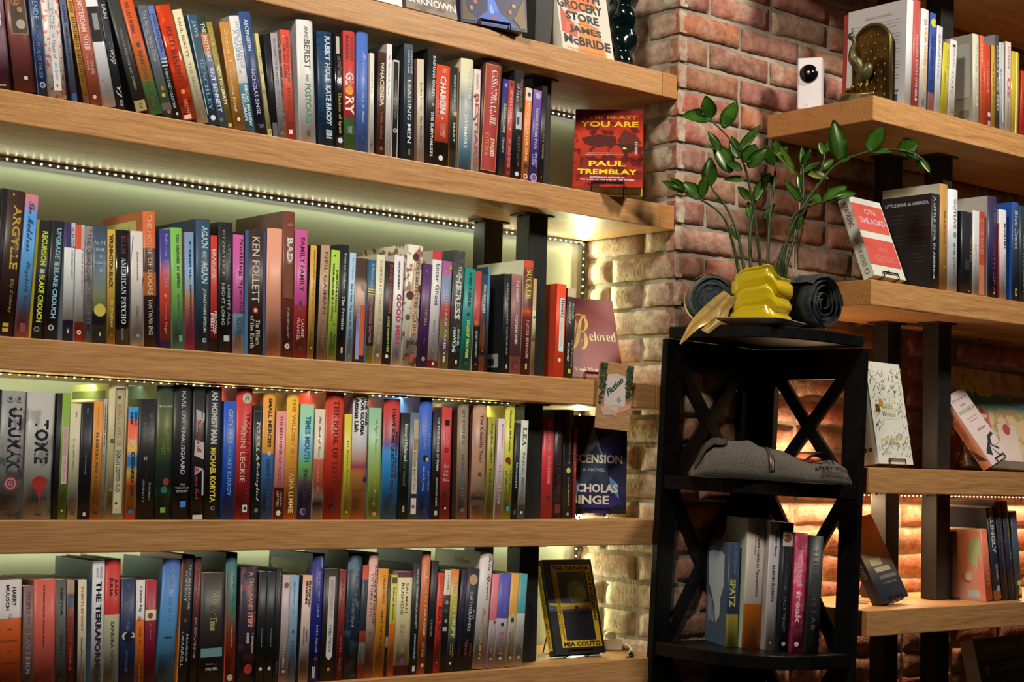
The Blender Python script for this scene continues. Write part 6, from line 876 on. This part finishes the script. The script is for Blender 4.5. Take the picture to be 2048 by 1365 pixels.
obj('pot', bm, mat('yellow_glaze', 'd8be16', .22, coat=.7), pot, True)
INV = (TILT @ Matrix.Translation(PC + Vector((0, 0, .0062))) @ Matrix.Rotation(YAWP, 4, 'Z')).inverted()
STEMS = [[(0.05, -0.215, 0.416), (0.038, -0.213, 0.487), (0.024, -0.209, 0.567), (0.005, -0.201, 0.646), (-0.024, -0.184, 0.703), (-0.06, -0.162, 0.741)], [(0.013, -0.184, 0.41), (-0.004, -0.176, 0.485), (-0.025, -0.165, 0.538), (-0.067, -0.136, 0.572), (-0.12, -0.099, 0.598)], [(0.022, -0.191, 0.415), (0.014, -0.178, 0.496), (-0.004, -0.157, 0.56), (-0.021, -0.135, 0.595), (-0.026, -0.125, 0.62)], [(0.069, -0.231, 0.423), (0.105, -0.251, 0.508), (0.128, -0.261, 0.555), (0.135, -0.257, 0.63), (0.138, -0.25, 0.677)], [(0.076, -0.237, 0.423), (0.102, -0.259, 0.526), (0.136, -0.287, 0.599), (0.17, -0.315, 0.655), (0.204, -0.344, 0.679), (0.249, -0.382, 0.695), (0.293, -0.419, 0.691), (0.321, -0.443, 0.672)], [(0.06, -0.224, 0.417), (0.069, -0.218, 0.523), (0.082, -0.216, 0.591), (0.094, -0.213, 0.66), (0.105, -0.209, 0.69)], [(0.084, -0.243, 0.423), (0.095, -0.256, 0.522), (0.109, -0.271, 0.555), (0.141, -0.301, 0.572), (0.188, -0.344, 0.593)], [(0.033, -0.2, 0.416), (0.038, -0.191, 0.499), (0.051, -0.19, 0.557), (0.066, -0.19, 0.603)], [(0.089, -0.248, 0.423), (0.116, -0.255, 0.503), (0.151, -0.267, 0.583), (0.179, -0.274, 0.664), (0.193, -0.27, 0.7)]]
STM = noise_mat('stem_green', '202c12', '38461c', 60, .45); LEAF = noise_mat('leaf_green', '38621a', '548428', 22, .26, spec=.5); LEAF2 = noise_mat('young_leaf', '6c8430', '8c9838', 26, .32)
obj('soil', bx(-.044, .044, -.044, .044, .07, .092, .01), noise_mat('potting_soil', '2a2018', '3c3024', 90, .95, bump=.8), pot)
for st in STEMS:
    p = [INV @ Vector(q) for q in spline(st, 6)]; p[0].z = .088; n = len(p)
    bm = bmesh.new(); tube(bm, p, [.0042 - .0027 * i / n for i in range(n)], 7); obj('stem', bm, STM, pot, True)
LV = [(-0.06, -0.162, 0.748, -0.122, -0.133, 0.749, 0.017), (-0.063, -0.16, 0.745, -0.083, -0.166, 0.792, 0.017), (-0.04, -0.179, 0.726, -0.006, -0.184, 0.793, 0.017), (-0.013, -0.2, 0.677, 0.037, -0.218, 0.742, 0.01), (-0.044, -0.174, 0.678, -0.061, -0.153, 0.72, 0.009), (-0.021, -0.186, 0.63, -0.051, -0.162, 0.697, 0.021), (-0.047, -0.172, 0.676, -0.083, -0.165, 0.683, 0.008), (-0.028, -0.131, 0.606, -0.029, -0.13, 0.67, 0.017), (-0.063, -0.135, 0.574, -0.104, -0.124, 0.605, 0.017), (-0.061, -0.137, 0.576, -0.06, -0.146, 0.624, 0.011), (-0.091, -0.113, 0.584, -0.117, -0.099, 0.615, 0.012), (-0.098, -0.108, 0.591, -0.135, -0.092, 0.607, 0.009), (0.002, -0.203, 0.613, -0.02, -0.162, 0.62, 0.014), (-0.011, -0.199, 0.66, -0.012, -0.175, 0.714, 0.013), (0.005, -0.21, 0.642, 0.025, -0.25, 0.683, 0.015), (-0.0, -0.207, 0.653, 0.022, -0.218, 0.695, 0.017), (-0.004, -0.202, 0.636, -0.032, -0.178, 0.655, 0.011), (0.048, -0.192, 0.573, 0.078, -0.201, 0.639, 0.011), (0.042, -0.186, 0.578, 0.026, -0.164, 0.609, 0.01), (0.042, -0.191, 0.533, 0.049, -0.174, 0.578, 0.009), (0.065, -0.193, 0.602, 0.073, -0.215, 0.64, 0.011), (0.096, -0.209, 0.66, 0.065, -0.206, 0.701, 0.014), (0.099, -0.209, 0.672, 0.118, -0.225, 0.704, 0.012), (0.104, -0.21, 0.688, 0.094, -0.21, 0.716, 0.01), (0.09, -0.212, 0.615, 0.077, -0.185, 0.644, 0.013), (0.123, -0.246, 0.637, 0.073, -0.227, 0.688, 0.01), (0.122, -0.244, 0.643, 0.082, -0.234, 0.7, 0.007), (0.135, -0.253, 0.655, 0.144, -0.246, 0.705, 0.008), (0.136, -0.256, 0.644, 0.164, -0.279, 0.67, 0.01), (0.141, -0.26, 0.644, 0.186, -0.29, 0.634, 0.015), (0.135, -0.253, 0.661, 0.136, -0.277, 0.693, 0.01), (0.127, -0.258, 0.576, 0.086, -0.247, 0.621, 0.01), (0.128, -0.256, 0.592, 0.117, -0.223, 0.615, 0.009), (0.129, -0.259, 0.581, 0.169, -0.277, 0.598, 0.01), (0.128, -0.254, 0.604, 0.135, -0.245, 0.645, 0.009), (0.146, -0.303, 0.576, 0.192, -0.334, 0.613, 0.014), (0.165, -0.319, 0.586, 0.193, -0.359, 0.594, 0.009), (0.142, -0.299, 0.572, 0.14, -0.275, 0.603, 0.01), (0.182, -0.326, 0.667, 0.171, -0.309, 0.76, 0.019), (0.18, -0.325, 0.665, 0.197, -0.339, 0.679, 0.01), (0.227, -0.364, 0.689, 0.26, -0.376, 0.752, 0.019), (0.23, -0.367, 0.689, 0.257, -0.405, 0.69, 0.012), (0.276, -0.405, 0.691, 0.321, -0.427, 0.714, 0.021), (0.292, -0.418, 0.69, 0.326, -0.439, 0.673, 0.009), (0.314, -0.437, 0.676, 0.32, -0.458, 0.644, 0.008), (0.313, -0.436, 0.678, 0.319, -0.425, 0.654, 0.007), (0.178, -0.269, 0.653, 0.196, -0.292, 0.678, 0.01), (0.189, -0.27, 0.688, 0.191, -0.256, 0.721, 0.01), (0.191, -0.271, 0.694, 0.212, -0.273, 0.727, 0.01), (0.173, -0.267, 0.642, 0.161, -0.242, 0.668, 0.01), (-0.005, -0.155, 0.564, -0.013, -0.132, 0.582, 0.009), (0.108, -0.25, 0.513, 0.117, -0.273, 0.543, 0.008), (0.067, -0.208, 0.535, 0.093, -0.213, 0.576, 0.009), (0.016, -0.179, 0.487, 0.006, -0.164, 0.521, 0.008)]
cdir = Vector((-.64, -.76, .08))
for i, (ax, ay, az, tx_, ty_, tz_, w) in enumerate(LV):
    a, b = Vector((ax, ay, az)), Vector((tx_, ty_, tz_)); d = b - a; L = d.length; d.normalize()
    nrm = (cdir + Vector((R.uniform(-.5, .5), R.uniform(-.5, .5), R.uniform(-.2, .8)))); nrm = (nrm - d * nrm.dot(d)).normalized(); sd = d.cross(nrm)
    bm = bmesh.new(); rows = []; NS = 9
    for k in range(NS + 1):
        u = k / NS; ww = 1.12 * w * (math.sin(math.pi * min(1, u * .96 + .02) ** .82) ** .8) * (1.02 - .12 * u); bend = nrm * (-.12 * L * (u - .3) ** 2)
        c = a + d * (L * u) + bend
        rows.append([bm.verts.new(INV @ (c + sd * (ww * q) + nrm * (abs(q) * ww * .22 - .0004))) for q in (-1, -.5, 0, .5, 1)])
    for k in range(NS):
        for q in range(4): bm.faces.new((rows[k][q], rows[k][q + 1], rows[k + 1][q + 1], rows[k + 1][q])).smooth = True
    fs = bmesh.ops.solidify(bm, geom=bm.faces[:], thickness=.0006)
    obj('leaf', bm, LEAF2 if i in (25, 29, 26) else LEAF, pot, True)
# two rolled fleece blankets, the smaller one tied with a ribbon
fle = noise_mat('teal_fleece', '1a2a2e', '283a3e', 160, 1, bump=1, bscale=420); fle.node_tree.nodes['Principled BSDF'].inputs['Sheen Weight'].default_value = .4
def blanket(label, c, ax, RL, rad, turns, seed):
    ax = Vector(ax); mw = TILT @ Matrix.Translation(c) @ Matrix.Rotation(math.atan2(ax.y, ax.x), 4, 'Z')
    bl = thing('rolled_blanket', label, 'blanket', mw=mw, group='rolled fleece blankets')
    bm = bmesh.new(); NS = 170; NX = 24; grid = []; cz = rad * 1.09
    for i in range(NX + 1):
        u = i / NX; x = -RL / 2 + RL * u; row_ = []
        sc = (.88 + .12 * min(1, u * 9)) * (.9 + .1 * min(1, (1 - u) * 12))
        for k in range(NS + 1):
            q = k / NS; a = q * turns * 2 * math.pi + seed; r = (.010 + (rad - .010) * q) * sc
            y, z = r * math.cos(a), r * math.sin(a)
            p = Vector((x - .004 * (1 - q) * (u > .9) + .004 * (1 - q) * (u < .1) + mnoise.noise(Vector((a, u * 3, seed))) * .003, y, z + cz))
            w = mnoise.noise(Vector((x * 16, a * .6, 3 + seed))) * .005 + mnoise.noise(Vector((x * 60, y * 60, z * 60))) * .0024
            p.y += w * math.cos(a); p.z += w * math.sin(a); p.z = max(.001, p.z); row_.append(bm.verts.new(p))
        grid.append(row_)
    for i in range(NX):
        for k in range(NS): bm.faces.new((grid[i][k], grid[i + 1][k], grid[i + 1][k + 1], grid[i][k + 1]))
    bmesh.ops.solidify(bm, geom=bm.faces[:], thickness=-.0105)
    obj('fleece', bm, fle, bl, True)
    bm = bmesh.new(); loft(bm, [[(x, rad * s * math.cos(2 * math.pi * k / 24), cz + rad * s * math.sin(2 * math.pi * k / 24)) for k in range(24)] for x, s in ((-RL / 2 + .004, .3), (-RL / 2 + .006, .75), (-RL / 2 + .016, .92))])
    obj('folded_end', bm, fle, bl, True)
    return bl, mw, cz
blanket('larger dark teal rolled blanket with its spiral end beside the yellow pot', (.226, -.160, .3010), (.0, -1, 0), .18, .066, 4.2, 1.2)
_b, mwr, cz = blanket('smaller dark rolled blanket tied with gold ribbon, mostly behind the yellow pot', (.006, -.098, .3010), (.643, .765, 0), .125, .054, 3.4, 2.0)
RIB = mat('gold_satin', 'd0b068', .36, metal=.1)
bm = bmesh.new(); rg = []
for k in range(29):
    a = 2 * math.pi * k / 28; rr = .0548; rg.append([bm.verts.new((x, rr * math.cos(a), max(.0006, cz + rr * math.sin(a) * 1.02))) for x in (-.030, -.002)])
for k in range(28): bm.faces.new((rg[k][0], rg[k][1], rg[k + 1][1], rg[k + 1][0]))
bmesh.ops.solidify(bm, geom=bm.faces[:], thickness=.0006)
rb = thing('gold_ribbon', 'shiny gold ribbon tied round the rolled blanket, tails hanging over the rack', 'ribbon', mw=mwr)
obj('band', bm, RIB, rb, True); inv = mwr.inverted()
for A, Bp, tw in (([(-.027, -.177, .372), (-.045, -.161, .353), (-.066, -.144, .327), (-.083, -.129, .298), (-.099, -.116, .254)], [(-.011, -.19, .357), (-.027, -.177, .332), (-.049, -.158, .303), (-.069, -.141, .286), (-.097, -.118, .252)], .006),
                  ([(-.023, -.185, .363), (-.039, -.171, .335), (-.053, -.160, .302), (-.067, -.148, .285)], [(-.001, -.203, .355), (-.018, -.189, .333), (-.026, -.182, .308), (-.054, -.159, .277)], -.005)):
    bm = bmesh.new(); a_, b_ = spline(A, 5), spline(Bp, 5); g = []
    for i, (p, q) in enumerate(zip(a_, b_)):
        o2 = Vector((-.64, -.76, 0)) * (.004 * math.sin(i * .5) + tw * i / len(a_)); mid = (p + q) / 2 + Vector((-.64, -.76, 0)) * (.003 + tw * i / len(a_))
        g.append([bm.verts.new(inv @ (p + o2)), bm.verts.new(inv @ mid), bm.verts.new(inv @ (q - o2 * .4))])
    for i in range(len(g) - 1):
        for k in (0, 1): bm.faces.new((g[i][k], g[i][k + 1], g[i + 1][k + 1], g[i + 1][k]))
    bmesh.ops.solidify(bm, geom=bm.faces[:], thickness=.0006); obj('ribbon_tail', bm, RIB, rb, True)
# ------------------------------------------------------------------ folded sweatshirt
sw_m = TILT @ Matrix.Translation((-.055, -.128, -.0295)) @ Matrix.Rotation(math.radians(-40), 4, 'Z')
sw = thing('sweatshirt', 'grey folded zip sweatshirt with black print lying on the middle rack shelf', 'sweatshirt', mw=sw_m)
PR = [(0, .012), (.03, .03), (.07, .062), (.12, .076), (.2, .079), (.28, .077), (.35, .08), (.42, .07), (.5, .064), (.58, .062), (.64, .054), (.7, .044), (.76, .041), (.84, .048), (.92, .046), (.97, .036), (1, .014)]
def prof_h(u):
    for (a, ha), (b, hb) in zip(PR, PR[1:]):
        if u <= b: return ha + (hb - ha) * (u - a) / (b - a)
    return PR[-1][1]
LS = .335; DS = .078
def swp(u, th, lift=0):
    h = prof_h(u) * 1.06; e = min(1, (u / .04)) * min(1, (1 - u) / .03 + .2); c = math.cos(th); s = max(0, math.sin(th))
    p = Vector((u * LS, -c * DS * (.82 + .18 * e) - .0 , h * s ** .62))
    nz = mnoise.noise(Vector((u * 7, th * 1.5, 1))) * .006 + mnoise.noise(Vector((u * 22, th * 3, 5))) * .0022
    p += Vector((0, -c, s)) * (nz * s + lift); p.z = max(.0004, p.z); return p
bm = bmesh.new(); NU, NT = 70, 26; g = [[bm.verts.new(swp(i / NU, math.pi * k / NT)) for k in range(NT + 1)] for i in range(NU + 1)]
for i in range(NU):
    for k in range(NT): bm.faces.new((g[i][k], g[i + 1][k], g[i + 1][k + 1], g[i][k + 1]))
for i in range(NU): bm.faces.new((g[i][0], g[i][NT], g[i + 1][NT], g[i + 1][0]))
bm.faces.new([g[0][k] for k in range(NT + 1)]); bm.faces.new([g[NU][k] for k in range(NT, -1, -1)])
bmesh.ops.recalc_face_normals(bm, faces=bm.faces)
GRY = noise_mat('grey_jersey', '58524c', '665f58', 220, 1, bump=.7, bscale=500)
obj('body', bm, GRY, sw, True)
def patch(name, u0, u1, t0, t1, lift, m, nu=10, nt=12, warp=None):
    bm = bmesh.new(); gg = []
    for i in range(nu + 1):
        r_ = []
        for k in range(nt + 1):
            u = u0 + (u1 - u0) * i / nu; t_ = t0 + (t1 - t0) * k / nt; l = lift
            if warp: u, t_, l = warp(i / nu, k / nt, u, t_, l)
            r_.append(bm.verts.new(swp(u, t_, l)))
        gg.append(r_)
    for i in range(nu):
        for k in range(nt): bm.faces.new((gg[i][k], gg[i + 1][k], gg[i + 1][k + 1], gg[i][k + 1]))
    bmesh.ops.solidify(bm, geom=bm.faces[:], thickness=.0015); return obj(name, bm, m, sw, True)
patch('zipper', .468, .502, .12, 1.6, .0018, mat('zip_metal', '8c806c', .35, metal=.6), 4, 20, lambda a, b, u, t_, l: (u - .03 * b * b, t_, l + .001 * math.cos(a * 6.28)))
patch('hood_fold', .02, .22, .75, 2.0, .007, GRY, 12, 10, lambda a, b, u, t_, l: (u + .04 * (b - .5), t_, l * (math.sin(math.pi * a) * .6 + .4) * (1.3 - b)))
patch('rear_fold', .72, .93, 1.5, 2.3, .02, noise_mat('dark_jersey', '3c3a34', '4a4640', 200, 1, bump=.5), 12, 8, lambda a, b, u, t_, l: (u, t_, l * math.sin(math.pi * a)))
def on_sw(u0, u1, t0, t1):
    return lambda me: (fit(me, lambda u, v: swp(u0 + (u1 - u0) * u, t0 + (t1 - t0) * v, .0012)), obj('chest_lettering', me, ink('141414'), sw))
want_text('after', 'n', on_sw(.76, .882, .44, .76)); want_text('word', 'b', on_sw(.885, .985, .44, .76))
want_text('TAVERN & SHELVES', 'b', on_sw(.80, .98, .28, .40)); want_text('CENTRAL OREGON 2018', 'b', on_sw(.79, .985, .14, .24))
bm = bmesh.new()
for u0, t0, u1, t1, w in ((.78, 1.2, .82, 1.0, .007), (.82, 1.0, .86, 1.12, .006), (.86, 1.18, .96, 1.22, .008), (.89, 1.2, .89, .9, .005), (.93, 1.2, .965, .92, .005), (.95, 1.22, .98, 1.08, .004), (.84, .98, .87, .88, .005)):
    du, dt = u1 - u0, t1 - t0; L = math.hypot(du, dt * .2); a, b = -dt * .2 / L * w, du / L * w * 4.5
    bm.faces.new([bm.verts.new(swp(*q, .0013)) for q in ((u0 - a, t0 - b), (u0 + a, t0 + b), (u1 + a * .6, t1 + b * .6), (u1 - a * .6, t1 - b * .6))])
obj('chest_emblem', bm, ink('141414'), sw)
# ------------------------------------------------------------------ thin white lead on the brick
bm = bmesh.new(); tube(bm, spline([(.42, -.012, .773), (.416, -.012, .644), (.412, -.012, .594), (.396, -.012, .544), (.394, -.012, .45)], 6), .0017, 6)
c_ = obj('power_lead', bm, WHT, smooth=True); tag(c_, 'thin white lead hanging down the brick behind the plant', 'cable')

flush_text()
